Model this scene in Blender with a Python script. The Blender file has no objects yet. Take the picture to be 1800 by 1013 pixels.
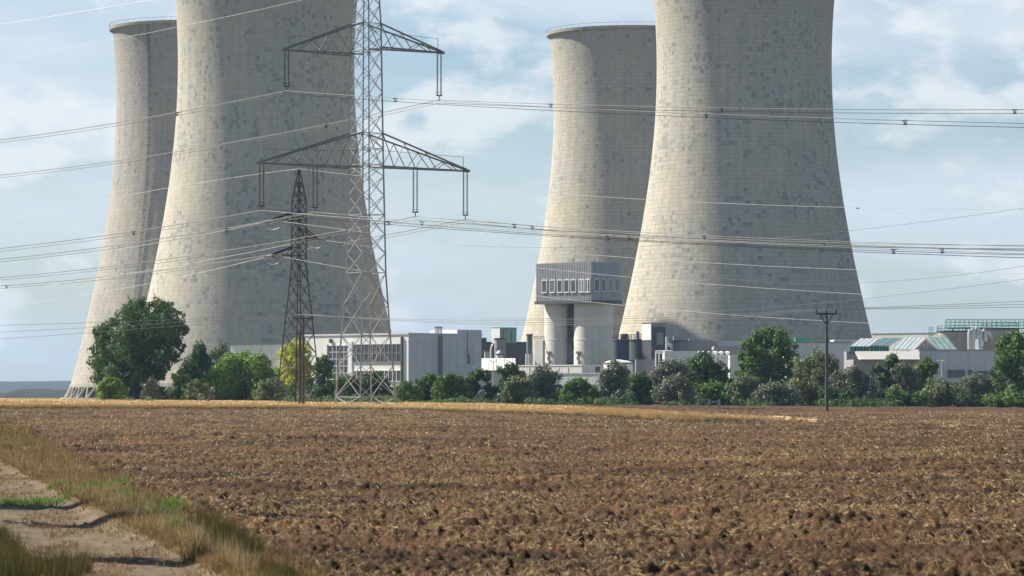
import bpy, math, random
import numpy as np
from mathutils import Vector, Matrix
R = math.radians
random.seed(7)
rng = np.random.default_rng(7)
sc = bpy.context.scene
COL = sc.collection

# ------------------------------------------------------------------ camera, sky, sun, exposure
F = 6000.0                      # focal length in photo pixels (1800 wide)
CAMZ = 2.0
PITCH = math.atan(183.5 / F)
cam = bpy.data.cameras.new('camera')
cam.lens = F / 1800 * 36
cam.sensor_width = 36
cam.clip_start = 0.5
cam.clip_end = 60000
cam.dof.use_dof = True
cam.dof.focus_distance = 480
cam.dof.aperture_fstop = 6.3
camo = bpy.data.objects.new('camera', cam)
COL.objects.link(camo)
camo.location = (0, 0, CAMZ)
camo.rotation_euler = (R(90) + PITCH, 0, 0)
sc.camera = camo

SUN_EL = R(43)
SUN_BACK = R(26)
sd = Vector((-math.cos(SUN_BACK) * math.cos(SUN_EL), math.sin(SUN_BACK) * math.cos(SUN_EL), math.sin(SUN_EL)))
w = bpy.data.worlds.new('World')
sc.world = w
w.use_nodes = True
nt = w.node_tree
for n in list(nt.nodes):
    nt.nodes.remove(n)
def N(t, **k):
    n = nt.nodes.new(t)
    for a, b in k.items():
        setattr(n, a, b)
    return n
out = N('ShaderNodeOutputWorld')
bg = N('ShaderNodeBackground')
sky = N('ShaderNodeTexSky')
sky.sky_type = 'NISHITA'
sky.sun_disc = False
sky.sun_elevation = SUN_EL
sky.sun_rotation = math.atan2(sd.x, sd.y)
sky.air_density = 1.0
sky.dust_density = 0.6
sky.ozone_density = 2.0
tc = N('ShaderNodeTexCoord')
def cloudmask(scl, off, lo, hi, detail=9, rough=0.55, nscale=1.0):
    mp = N('ShaderNodeMapping')
    mp.inputs['Scale'].default_value = scl
    mp.inputs['Location'].default_value = off
    nt.links.new(tc.outputs['Generated'], mp.inputs['Vector'])
    no = N('ShaderNodeTexNoise')
    no.inputs['Scale'].default_value = nscale
    no.inputs['Detail'].default_value = detail
    no.inputs['Roughness'].default_value = rough
    nt.links.new(mp.outputs[0], no.inputs['Vector'])
    mr = N('ShaderNodeMapRange', interpolation_type='SMOOTHSTEP')
    mr.inputs['From Min'].default_value = lo
    mr.inputs['From Max'].default_value = hi
    nt.links.new(no.outputs['Fac'], mr.inputs['Value'])
    return mr.outputs[0]
veil = cloudmask((7, 7, 26), (3.1, 0.4, 0.7), 0.32, 0.66, detail=5)
puff = cloudmask((20, 20, 40), (9.3, 2.4, 1.9), 0.49, 0.61, rough=0.6)
bluef = N('ShaderNodeMix', data_type='RGBA', blend_type='MULTIPLY')
bluef.inputs['Factor'].default_value = 1
bluef.inputs['B'].default_value = (0.95, 1.02, 1.09, 1)
nt.links.new(sky.outputs[0], bluef.inputs['A'])
m1 = N('ShaderNodeMix', data_type='RGBA')
m1.inputs['B'].default_value = (7.4, 8.2, 9.0, 1)
m2 = N('ShaderNodeMix', data_type='RGBA')
m2.inputs['B'].default_value = (9.8, 9.8, 9.9, 1)
va = N('ShaderNodeMath', operation='MULTIPLY'); va.inputs[1].default_value = 0.85
pa = N('ShaderNodeMath', operation='MULTIPLY'); pa.inputs[1].default_value = 0.60
sepz = N('ShaderNodeSeparateXYZ'); nt.links.new(tc.outputs['Generated'], sepz.inputs[0])
lowf = N('ShaderNodeMapRange', interpolation_type='SMOOTHSTEP')
lowf.inputs['From Min'].default_value = 0.12; lowf.inputs['From Max'].default_value = 0.45
lowf.inputs['To Min'].default_value = 1.0; lowf.inputs['To Max'].default_value = 0.0
nt.links.new(sepz.outputs[2], lowf.inputs['Value'])
vb = N('ShaderNodeMath', operation='MULTIPLY'); pb = N('ShaderNodeMath', operation='MULTIPLY')
nt.links.new(veil, vb.inputs[0]); nt.links.new(puff, pb.inputs[0])
nt.links.new(lowf.outputs[0], vb.inputs[1]); nt.links.new(lowf.outputs[0], pb.inputs[1])
nt.links.new(vb.outputs[0], va.inputs[0]); nt.links.new(pb.outputs[0], pa.inputs[0])
nt.links.new(va.outputs[0], m1.inputs['Factor']); nt.links.new(pa.outputs[0], m2.inputs['Factor'])
nt.links.new(bluef.outputs['Result'], m1.inputs['A'])
nt.links.new(m1.outputs['Result'], m2.inputs['A'])
nt.links.new(m2.outputs['Result'], bg.inputs['Color'])
bg.inputs['Strength'].default_value = 0.05
nt.links.new(bg.outputs[0], out.inputs['Surface'])

sun = bpy.data.lights.new('sun', 'SUN')
sun.energy = 5.0
sun.angle = R(0.53)
sun.color = (1.0, 0.93, 0.80)
suno = bpy.data.objects.new('sun', sun)
COL.objects.link(suno)
suno.rotation_euler = (-sd).to_track_quat('-Z', 'Y').to_euler()
sc.view_settings.view_transform = 'Standard'
sc.view_settings.look = 'None'
sc.view_settings.gamma = 1
sc.view_settings.use_curve_mapping = False
sc.view_settings.exposure = 1.0

# ------------------------------------------------------------------ geometry of the place
CP, SP = math.cos(PITCH), math.sin(PITCH)
def ray(px, py):
    u = (px - 900) / F
    v = (506.5 - py) / F
    return u, CP - v * SP, SP + v * CP
def P(px, py, Y):
    x, y, z = ray(px, py)
    t = Y / y
    return Vector((x * t, Y, CAMZ + z * t))
def PX(px, Y):
    return (px - 900) / F * Y
def smooth(t):
    t = np.clip(t, 0, 1)
    return t * t * (3 - 2 * t)
def T(X, Y):
    X = np.asarray(X, float); Y = np.asarray(Y, float)
    return (0.1 - 0.006 * np.clip(X, -90, 90)) * smooth((Y - 100) / 300) * (1 - smooth((Y - 590) / 150))
def Tz(X, Y):
    return float(T(X, Y))
def cast(px, py):
    """where the ray through a photo pixel meets the terrain"""
    x, y, z = ray(px, py)
    lo = 20.0
    for Y in np.arange(30, 900, 2.0):
        t = Y / y
        if CAMZ + z * t < Tz(x * t, Y):
            return x * t, Y
    return x * 600, 600.0

def hsh(ix, iy, seed):
    n = (ix.astype(np.int64) * 374761393 + iy.astype(np.int64) * 668265263 + seed * 1442695041) & 0xffffffff
    n = ((n ^ (n >> 13)) * 1274126177) & 0xffffffff
    n = (n ^ (n >> 16)) & 0xffffffff
    return n.astype(np.float64) / 4294967295.0
def vnoise(x, y, seed=0):
    ix = np.floor(x); iy = np.floor(y)
    fx = x - ix; fy = y - iy
    fx = fx * fx * (3 - 2 * fx); fy = fy * fy * (3 - 2 * fy)
    a = hsh(ix, iy, seed); b = hsh(ix + 1, iy, seed); c = hsh(ix, iy + 1, seed); d = hsh(ix + 1, iy + 1, seed)
    return (a * (1 - fx) + b * fx) * (1 - fy) + (c * (1 - fx) + d * fx) * fy
def fbm(x, y, o=4, seed=0):
    s = np.zeros_like(x); a = 0.5
    for k in range(o):
        s += a * vnoise(x * 2 ** k, y * 2 ** k, seed + k); a *= 0.5
    return s
def clods(x, y, seed):
    """lumps: height of a jittered field of domes"""
    ix = np.floor(x); iy = np.floor(y)
    best = np.zeros_like(x)
    for dx in (-1, 0, 1):
        for dy in (-1, 0, 1):
            cx = ix + dx; cy = iy + dy
            jx = cx + hsh(cx, cy, seed); jy = cy + hsh(cx, cy, seed + 1)
            r = 0.45 + 0.55 * hsh(cx, cy, seed + 2)
            h = 0.25 + 0.75 * hsh(cx, cy, seed + 3)
            d2 = ((x - jx) ** 2 + (y - jy) ** 2) / (r * r)
            best = np.maximum(best, h * np.sqrt(np.clip(1 - d2, 0, 1)))
    return best

# ------------------------------------------------------------------ materials
def mat(name, col, rough=0.7, metal=0.0, var=0.15, scale=1.0, bump=0.0, stretch=(1, 1, 1), col2=None, spec=0.4, streak=0.0):
    m = bpy.data.materials.new(name)
    m.use_nodes = True
    t = m.node_tree
    b = t.nodes['Principled BSDF']
    b.inputs['Roughness'].default_value = rough
    b.inputs['Metallic'].default_value = metal
    b.inputs['Specular IOR Level'].default_value = spec
    c = t.nodes.new('ShaderNodeTexCoord')
    mp = t.nodes.new('ShaderNodeMapping')
    mp.inputs['Scale'].default_value = stretch
    n = t.nodes.new('ShaderNodeTexNoise')
    n.inputs['Scale'].default_value = scale
    n.inputs['Detail'].default_value = 7
    n.inputs['Roughness'].default_value = 0.62
    r = t.nodes.new('ShaderNodeMapRange')
    r.inputs['From Min'].default_value = 0.3
    r.inputs['From Max'].default_value = 0.7
    x = t.nodes.new('ShaderNodeMix'); x.data_type = 'RGBA'
    if col2 is None:
        col2 = tuple(v * (1 - var) for v in col)
        c1 = tuple(min(1, v * (1 + var)) for v in col)
    else:
        c1 = col
    x.inputs['A'].default_value = (*col2, 1)
    x.inputs['B'].default_value = (*c1, 1)
    L = t.links.new
    L(c.outputs['Object'], mp.inputs['Vector']); L(mp.outputs[0], n.inputs['Vector'])
    L(n.outputs['Fac'], r.inputs['Value']); L(r.outputs[0], x.inputs['Factor'])
    res = x.outputs['Result']
    if streak:
        mp2 = t.nodes.new('ShaderNodeMapping'); mp2.inputs['Scale'].default_value = (1.2, 1.2, 0.08)
        n2 = t.nodes.new('ShaderNodeTexNoise'); n2.inputs['Scale'].default_value = 1.0; n2.inputs['Detail'].default_value = 6
        r2 = t.nodes.new('ShaderNodeMapRange'); r2.inputs['From Min'].default_value = 0.52; r2.inputs['From Max'].default_value = 0.75
        r2.inputs['To Max'].default_value = streak
        x2 = t.nodes.new('ShaderNodeMix'); x2.data_type = 'RGBA'
        x2.inputs['B'].default_value = (0.16, 0.13, 0.10, 1)
        L(c.outputs['Object'], mp2.inputs['Vector']); L(mp2.outputs[0], n2.inputs['Vector']); L(n2.outputs['Fac'], r2.inputs['Value'])
        L(r2.outputs[0], x2.inputs['Factor']); L(res, x2.inputs['A'])
        res = x2.outputs['Result']
    L(res, b.inputs['Base Color'])
    if bump:
        bu = t.nodes.new('ShaderNodeBump')
        bu.inputs['Strength'].default_value = bump
        bu.inputs['Distance'].default_value = 0.05
        L(n.outputs['Fac'], bu.inputs['Height']); L(bu.outputs[0], b.inputs['Normal'])
    return m

def tower_mat(name, rows=96, joint=0.42, ring=150, h=1.25, patch=1.0, seed=0.0, base=(0.46, 0.415, 0.33)):
    """weathered formwork concrete: courses, staggered joints and patched fields"""
    m = bpy.data.materials.new(name)
    m.use_nodes = True
    t = m.node_tree; L = t.links.new
    b = t.nodes['Principled BSDF']
    b.inputs['Roughness'].default_value = 0.95
    b.inputs['Specular IOR Level'].default_value = 0.1
    def math_(op, a, bb=None, cc=None, clamp=False):
        n = t.nodes.new('ShaderNodeMath'); n.operation = op; n.use_clamp = clamp
        for i, v in enumerate((a, bb, cc)):
            if v is None: continue
            if isinstance(v, (int, float)): n.inputs[i].default_value = v
            else: L(v, n.inputs[i])
        return n.outputs[0]
    c = t.nodes.new('ShaderNodeTexCoord')
    s = t.nodes.new('ShaderNodeSeparateXYZ'); L(c.outputs['Object'], s.inputs[0])
    ang = math_('ARCTAN2', s.outputs[1], s.outputs[0])
    u = math_('MULTIPLY', math_('ADD', ang, math.pi + seed), ring / (2 * math.pi))
    v = math_('DIVIDE', s.outputs[2], h)
    row = math_('FLOOR', v)
    st = math_('MULTIPLY', math_('MODULO', row, 2.0), 0.5)
    us = math_('ADD', u, st)
    col = math_('FLOOR', us)
    fu = math_('FRACT', us); fv = math_('FRACT', v)
    cmb = t.nodes.new('ShaderNodeCombineXYZ'); L(col, cmb.inputs[0]); L(row, cmb.inputs[1]); cmb.inputs[2].default_value = seed * 10
    wn = t.nodes.new('ShaderNodeTexWhiteNoise'); L(cmb.outputs[0], wn.inputs['Vector'])
    cmb2 = t.nodes.new('ShaderNodeCombineXYZ'); L(math_('FLOOR', math_('MULTIPLY', us, 0.5)), cmb2.inputs[0]); L(row, cmb2.inputs[1]); cmb2.inputs[2].default_value = seed * 10 + 5
    wn2 = t.nodes.new('ShaderNodeTexWhiteNoise'); L(cmb2.outputs[0], wn2.inputs['Vector'])
    # where patches cluster
    n1 = t.nodes.new('ShaderNodeTexNoise'); n1.inputs['Scale'].default_value = 0.075; n1.inputs['Detail'].default_value = 4
    L(c.outputs['Object'], n1.inputs['Vector'])
    dens = math_('MULTIPLY', math_('SUBTRACT', n1.outputs['Fac'], 0.44), 1.15 * patch)
    isp = math_('MULTIPLY', math_('LESS_THAN', wn.outputs['Value'], dens), 1.0)
    isp2 = math_('LESS_THAN', wn2.outputs['Value'], math_('MULTIPLY', dens, 0.22))
    isp = math_('MAXIMUM', isp, isp2)
    wn3 = t.nodes.new('ShaderNodeTexWhiteNoise')
    cmb3 = t.nodes.new('ShaderNodeCombineXYZ'); L(col, cmb3.inputs[1]); L(row, cmb3.inputs[0]); L(cmb3.outputs[0], wn3.inputs['Vector'])
    # patch does not fill its whole field
    ins = math_('MULTIPLY', math_('GREATER_THAN', fu, 0.10), math_('GREATER_THAN', fv, math_('MULTIPLY', wn3.outputs['Value'], 0.35)))
    pamt = math_('MULTIPLY', math_('MULTIPLY', isp, ins), math_('MULTIPLY_ADD', wn3.outputs['Value'], 0.26, 0.08))
    # joints
    jh = math_('LESS_THAN', fv, 0.13)
    jv = math_('MULTIPLY', math_('LESS_THAN', fu, 0.09), 0.7)
    n2 = t.nodes.new('ShaderNodeTexNoise'); n2.inputs['Scale'].default_value = 1.1; n2.inputs['Detail'].default_value = 8; n2.inputs['Roughness'].default_value = 0.7
    L(c.outputs['Object'], n2.inputs['Vector'])
    j = math_('MULTIPLY', math_('MAXIMUM', jh, jv), math_('MULTIPLY', n2.outputs['Fac'], joint))
    # tone of every field, big stains and rain streaks
    tone = math_('MULTIPLY_ADD', wn.outputs['Value'], 0.14, 0.93)
    mp = t.nodes.new('ShaderNodeMapping'); mp.inputs['Scale'].default_value = (0.9, 0.9, 0.03)
    L(c.outputs['Object'], mp.inputs[0])
    n3 = t.nodes.new('ShaderNodeTexNoise'); n3.inputs['Scale'].default_value = 0.8; n3.inputs['Detail'].default_value = 8; n3.inputs['Roughness'].default_value = 0.65
    L(mp.outputs[0], n3.inputs[0])
    tone = math_('MULTIPLY', tone, math_('MULTIPLY_ADD', n3.outputs['Fac'], 0.62, 0.69))
    tone = math_('MULTIPLY', tone, math_('MULTIPLY_ADD', n2.outputs['Fac'], 0.44, 0.78))
    tone = math_('MULTIPLY', tone, math_('SUBTRACT', 1.0, math_('ADD', pamt, j)))
    soot = math_('MULTIPLY', math_('MULTIPLY_ADD', s.outputs[2], 0.03, -2.75, clamp=True), math_('MULTIPLY_ADD', n3.outputs['Fac'], 1.1, -0.30, clamp=True))
    tone = math_('MULTIPLY', tone, math_('SUBTRACT', 1.0, math_('MULTIPLY', soot, 0.55)))
    rgb = t.nodes.new('ShaderNodeMix'); rgb.data_type = 'RGBA'
    rgb.inputs['A'].default_value = (*base, 1)
    rgb.inputs['B'].default_value = (base[0] * 0.86, base[1] * 0.93, base[2] * 1.06, 1)
    L(math_('MULTIPLY_ADD', n1.outputs['Fac'], 2.5, -0.75, clamp=True), rgb.inputs['Factor'])
    hm = t.nodes.new('ShaderNodeVectorMath'); hm.operation = 'SCALE'
    L(rgb.outputs['Result'], hm.inputs[0]); L(tone, hm.inputs['Scale'])
    L(hm.outputs[0], b.inputs['Base Color'])
    bu = t.nodes.new('ShaderNodeBump'); bu.inputs['Strength'].default_value = 0.5; bu.inputs['Distance'].default_value = 0.25
    L(math_('SUBTRACT', math_('MULTIPLY', n2.outputs['Fac'], 0.8), j), bu.inputs['Height'])
    L(bu.outputs[0], b.inputs['Normal'])
    return m

def leaf_mat(name, c1, c2, trans=0.35, scale=0.5):
    m = bpy.data.materials.new(name)
    m.use_nodes = True
    t = m.node_tree; L = t.links.new
    for n in list(t.nodes): t.nodes.remove(n)
    o = t.nodes.new('ShaderNodeOutputMaterial')
    g = t.nodes.new('ShaderNodeNewGeometry')
    c = t.nodes.new('ShaderNodeTexCoord')
    n = t.nodes.new('ShaderNodeTexNoise'); n.inputs['Scale'].default_value = scale; n.inputs['Detail'].default_value = 3
    L(c.outputs['Object'], n.inputs[0])
    a = t.nodes.new('ShaderNodeMath'); a.operation = 'MULTIPLY_ADD'; a.inputs[1].default_value = 0.55; L(g.outputs['Random Per Island'], a.inputs[0])
    s = t.nodes.new('ShaderNodeMath'); s.operation = 'MULTIPLY_ADD'; s.inputs[1].default_value = 1.6; s.inputs[2].default_value = -0.58
    L(n.outputs['Fac'], s.inputs[0]); L(s.outputs[0], a.inputs[2])
    a.use_clamp = True
    x = t.nodes.new('ShaderNodeMix'); x.data_type = 'RGBA'
    x.inputs['A'].default_value = (*c1, 1); x.inputs['B'].default_value = (*c2, 1)
    L(a.outputs[0], x.inputs['Factor'])
    d = t.nodes.new('ShaderNodeBsdfPrincipled'); d.inputs['Roughness'].default_value = 0.6; d.inputs['Specular IOR Level'].default_value = 0.25
    tr = t.nodes.new('ShaderNodeBsdfTranslucent')
    L(x.outputs['Result'], d.inputs['Base Color']); L(x.outputs['Result'], tr.inputs['Color'])
    ms = t.nodes.new('ShaderNodeMixShader'); ms.inputs[0].default_value = trans
    L(d.outputs[0], ms.inputs[1]); L(tr.outputs[0], ms.inputs[2]); L(ms.outputs[0], o.inputs['Surface'])
    return m

M = {}
M['tower_a'] = tower_mat('weathered_tower_concrete', joint=0.24, patch=1.25, seed=0.0)
M['tower_b'] = tower_mat('pinkish_tower_concrete', joint=0.28, patch=0.35, seed=0.013, base=(0.385, 0.345, 0.29))
M['tower_c'] = tower_mat('coursed_tower_concrete', patch=0.35, seed=0.021, base=(0.46, 0.415, 0.33))
M['tower_d'] = tower_mat('patched_tower_concrete', patch=1.15, seed=0.017, base=(0.46, 0.415, 0.33))
M['concrete'] = mat('plain_concrete', (0.34, 0.32, 0.28), 0.9, var=0.2, scale=0.6, streak=0.3)
M['dark_concrete'] = mat('dark_concrete', (0.13, 0.13, 0.13), 0.9, var=0.2, scale=0.6)
M['galv'] = mat('galvanised_steel', (0.29, 0.305, 0.33), 0.42, 0.45, var=0.18, scale=0.7)
M['galv_arm_shade'] = mat('shade_darkened_steel', (0.14, 0.145, 0.15), 0.45, 0.5, var=0.2, scale=0.7)  # pylon arms: their shade is put into a darker steel colour
M['darksteel'] = mat('dark_painted_steel', (0.035, 0.036, 0.036), 0.6, 0.2, var=0.25, scale=0.8)
M['insul'] = mat('brown_glazed_ceramic', (0.035, 0.03, 0.03), 0.3, var=0.2, scale=2)
M['wire'] = mat('aluminium_conductor', (0.30, 0.30, 0.30), 0.5, 0.4, var=0.1, scale=0.2)
M['wire_new'] = mat('bright_aluminium_conductor', (0.60, 0.61, 0.62), 0.7, 0.0, var=0.05, scale=0.2)
M['wire_dark'] = mat('weathered_conductor', (0.07, 0.07, 0.07), 0.6, 0.3, var=0.1, scale=0.2)
M['wood'] = mat('weathered_pole_wood', (0.07, 0.055, 0.045), 0.9, var=0.3, scale=3, stretch=(1, 1, 0.1))
M['pole_conc'] = mat('pole_concrete', (0.10, 0.095, 0.085), 0.9, var=0.2, scale=1)
M['white'] = mat('white_painted_wall', (0.76, 0.76, 0.74), 0.7, var=0.06, scale=0.35, streak=0.18)
M['white2'] = mat('dusty_white_render', (0.62, 0.60, 0.56), 0.8, var=0.08, scale=0.3, streak=0.25)
M['offwhite'] = mat('off_white_membrane', (0.62, 0.60, 0.55), 0.6, var=0.06, scale=0.8)
M['greywall'] = mat('light_grey_and_shade_greyed_cladding', (0.60, 0.61, 0.63), 0.7, var=0.08, scale=0.25, streak=0.15)
M['midgrey'] = mat('mid_grey_cladding', (0.25, 0.255, 0.265), 0.7, var=0.14, scale=0.3, streak=0.4)
M['darkgrey'] = mat('dark_grey_steel', (0.075, 0.08, 0.09), 0.7, var=0.18, scale=0.5)
M['navy'] = mat('dark_blue_steel', (0.035, 0.05, 0.08), 0.6, var=0.2, scale=0.5)
M['purplegrey'] = mat('mauve_grey_steel', (0.20, 0.19, 0.215), 0.7, var=0.12, scale=0.4)
M['rib'] = mat('ribbed_grey_cladding', (0.33, 0.33, 0.35), 0.55, 0.1, var=0.12, scale=0.5, streak=0.2)
M['rib_shade'] = mat('ribbed_shade_tinted_cladding', (0.33, 0.36, 0.40), 0.55, 0.1, var=0.12, scale=0.5, streak=0.2)  # same cladding, bluish shade of the turned-away face put into its colour
M['silo'] = mat('painted_silo_concrete', (0.58, 0.555, 0.51), 0.8, var=0.08, scale=0.3, streak=0.22)
M['tank'] = mat('aged_tank_steel', (0.38, 0.35, 0.325), 0.7, var=0.15, scale=0.4, streak=0.4)
M['glass'] = mat('dark_window_glass', (0.035, 0.05, 0.055), 0.12, var=0.3, scale=0.6, spec=0.8)
M['glass2'] = mat('reflecting_window_glass', (0.09, 0.12, 0.13), 0.08, var=0.3, scale=0.6, spec=1.0)
M['frame'] = mat('white_window_frame', (0.70, 0.70, 0.68), 0.6, var=0.05)
M['green'] = mat('green_painted_steel', (0.06, 0.30, 0.21), 0.5, 0.0, var=0.2, scale=0.6)
M['teal'] = mat('teal_glazing', (0.11, 0.18, 0.175), 0.45, 0.0, var=0.2, scale=0.5)
M['paleteal'] = mat('pale_green_roof_glazing', (0.40, 0.45, 0.45), 0.35, 0.0, var=0.12, scale=0.4)
M['silver'] = mat('silver_pipe', (0.62, 0.62, 0.62), 0.35, 0.6, var=0.1)
M['bark'] = mat('rough_bark', (0.075, 0.06, 0.045), 0.95, var=0.3, scale=3, stretch=(1, 1, 0.3))
M['lf_dark'] = leaf_mat('dark_green_leaves', (0.031, 0.074, 0.031), (0.120, 0.199, 0.053))
M['lf_mid'] = leaf_mat('mid_green_leaves', (0.045, 0.099, 0.024), (0.174, 0.277, 0.051))
M['lf_light'] = leaf_mat('light_green_leaves', (0.082, 0.173, 0.024), (0.265, 0.408, 0.061))
M['lf_silver'] = leaf_mat('silver_grey_leaves', (0.082, 0.100, 0.060), (0.260, 0.275, 0.180), trans=0.2)
M['lf_olive'] = leaf_mat('olive_green_leaves', (0.085, 0.113, 0.047), (0.260, 0.289, 0.139), trans=0.25)
M['lf_yellow'] = leaf_mat('yellowing_leaves', (0.22, 0.30, 0.03), (0.72, 0.68, 0.08), trans=0.35)
M['gr_dry'] = leaf_mat('dry_grass_blades', (0.128, 0.079, 0.032), (0.336, 0.239, 0.111), trans=0.35, scale=1.2)
M['gr_green'] = leaf_mat('green_grass_blades', (0.035, 0.045, 0.012), (0.17, 0.13, 0.045), trans=0.35, scale=1.2)
M['gr_weed'] = leaf_mat('bright_green_weeds', (0.069, 0.137, 0.024), (0.195, 0.332, 0.058), trans=0.35, scale=1.2)
M['wheat'] = leaf_mat('ripe_wheat', (0.46, 0.32, 0.14), (0.84, 0.62, 0.31), trans=0.3, scale=0.6)
M['wheat_base'] = leaf_mat('wheat_canopy', (0.44, 0.30, 0.13), (0.74, 0.53, 0.25), trans=0.15, scale=0.8)
M['straw'] = leaf_mat('straw', (0.19, 0.12, 0.05), (0.80, 0.62, 0.33), trans=0.2, scale=0.4)
M['hill'] = mat('distant_wooded_hill', (0.008, 0.016, 0.018), 0.9, var=0.3, scale=0.01)
M['fwood'] = mat('distant_forest', (0.008, 0.016, 0.012), 0.9, var=0.4, scale=0.05)

def soil_mat():
    m = bpy.data.materials.new('ploughed_soil')
    m.use_nodes = True
    t = m.node_tree; L = t.links.new
    b = t.nodes['Principled BSDF']; b.inputs['Roughness'].default_value = 0.95; b.inputs['Specular IOR Level'].default_value = 0.15
    c = t.nodes.new('ShaderNodeTexCoord')
    def noise(scale, detail=6, rough=0.6, st=(1, 1, 1)):
        mp = t.nodes.new('ShaderNodeMapping'); mp.inputs['Scale'].default_value = st
        n = t.nodes.new('ShaderNodeTexNoise'); n.inputs['Scale'].default_value = scale; n.inputs['Detail'].default_value = detail; n.inputs['Roughness'].default_value = rough
        L(c.outputs['Object'], mp.inputs[0]); L(mp.outputs[0], n.inputs[0]); return n.outputs['Fac']
    def rng_(v, a, bb, lo=0.0, hi=1.0):
        r = t.nodes.new('ShaderNodeMapRange'); r.inputs['From Min'].default_value = a; r.inputs['From Max'].default_value = bb
        r.inputs['To Min'].default_value = lo; r.inputs['To Max'].default_value = hi
        L(v, r.inputs['Value']); return r.outputs[0]
    def mix(f, A, B):
        x = t.nodes.new('ShaderNodeMix'); x.data_type = 'RGBA'
        L(f, x.inputs['Factor'])
        for k, v in (('A', A), ('B', B)):
            if isinstance(v, tuple): x.inputs[k].default_value = (*v, 1)
            else: L(v, x.inputs[k])
        return x.outputs['Result']
    base = mix(rng_(noise(2.2), 0.35, 0.65), (0.012, 0.0062, 0.0029), (0.060, 0.031, 0.0145))
    big = rng_(noise(0.05, 5, 0.65, (1, 2.6, 1)), 0.42, 0.60)
    base = mix(rng_(noise(0.09, 5, 0.6, (1, 1.6, 1)), 0.42, 0.66, 0, 0.7), base, (0.125, 0.062, 0.030))
    f = t.nodes.new('ShaderNodeMath'); f.operation = 'MULTIPLY'
    L(rng_(noise(9.0, 5, 0.8), 0.53, 0.60), f.inputs[0]); L(rng_(big, 0, 1, 0.10, 0.75), f.inputs[1])
    col = mix(f.outputs[0], base, (0.36, 0.25, 0.115))
    L(col, b.inputs['Base Color'])
    bu = t.nodes.new('ShaderNodeBump'); bu.inputs['Strength'].default_value = 0.9; bu.inputs['Distance'].default_value = 0.05
    L(noise(9.0, 8, 0.75), bu.inputs['Height']); L(bu.outputs[0], b.inputs['Normal'])
    return m
M['soil'] = soil_mat()
M['track'] = mat('dry_dirt_track', (0.175, 0.128, 0.085), 0.95, scale=1.6, bump=0.8, col2=(0.075, 0.060, 0.040), spec=0.1)
M['verge'] = mat('dry_verge_soil', (0.13, 0.09, 0.045), 0.95, scale=1.2, bump=0.6, col2=(0.05, 0.045, 0.02), spec=0.1)
M['land'] = mat('rough_grassland', (0.16, 0.13, 0.07), 0.95, scale=0.05, col2=(0.06, 0.07, 0.03), spec=0.1)

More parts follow.
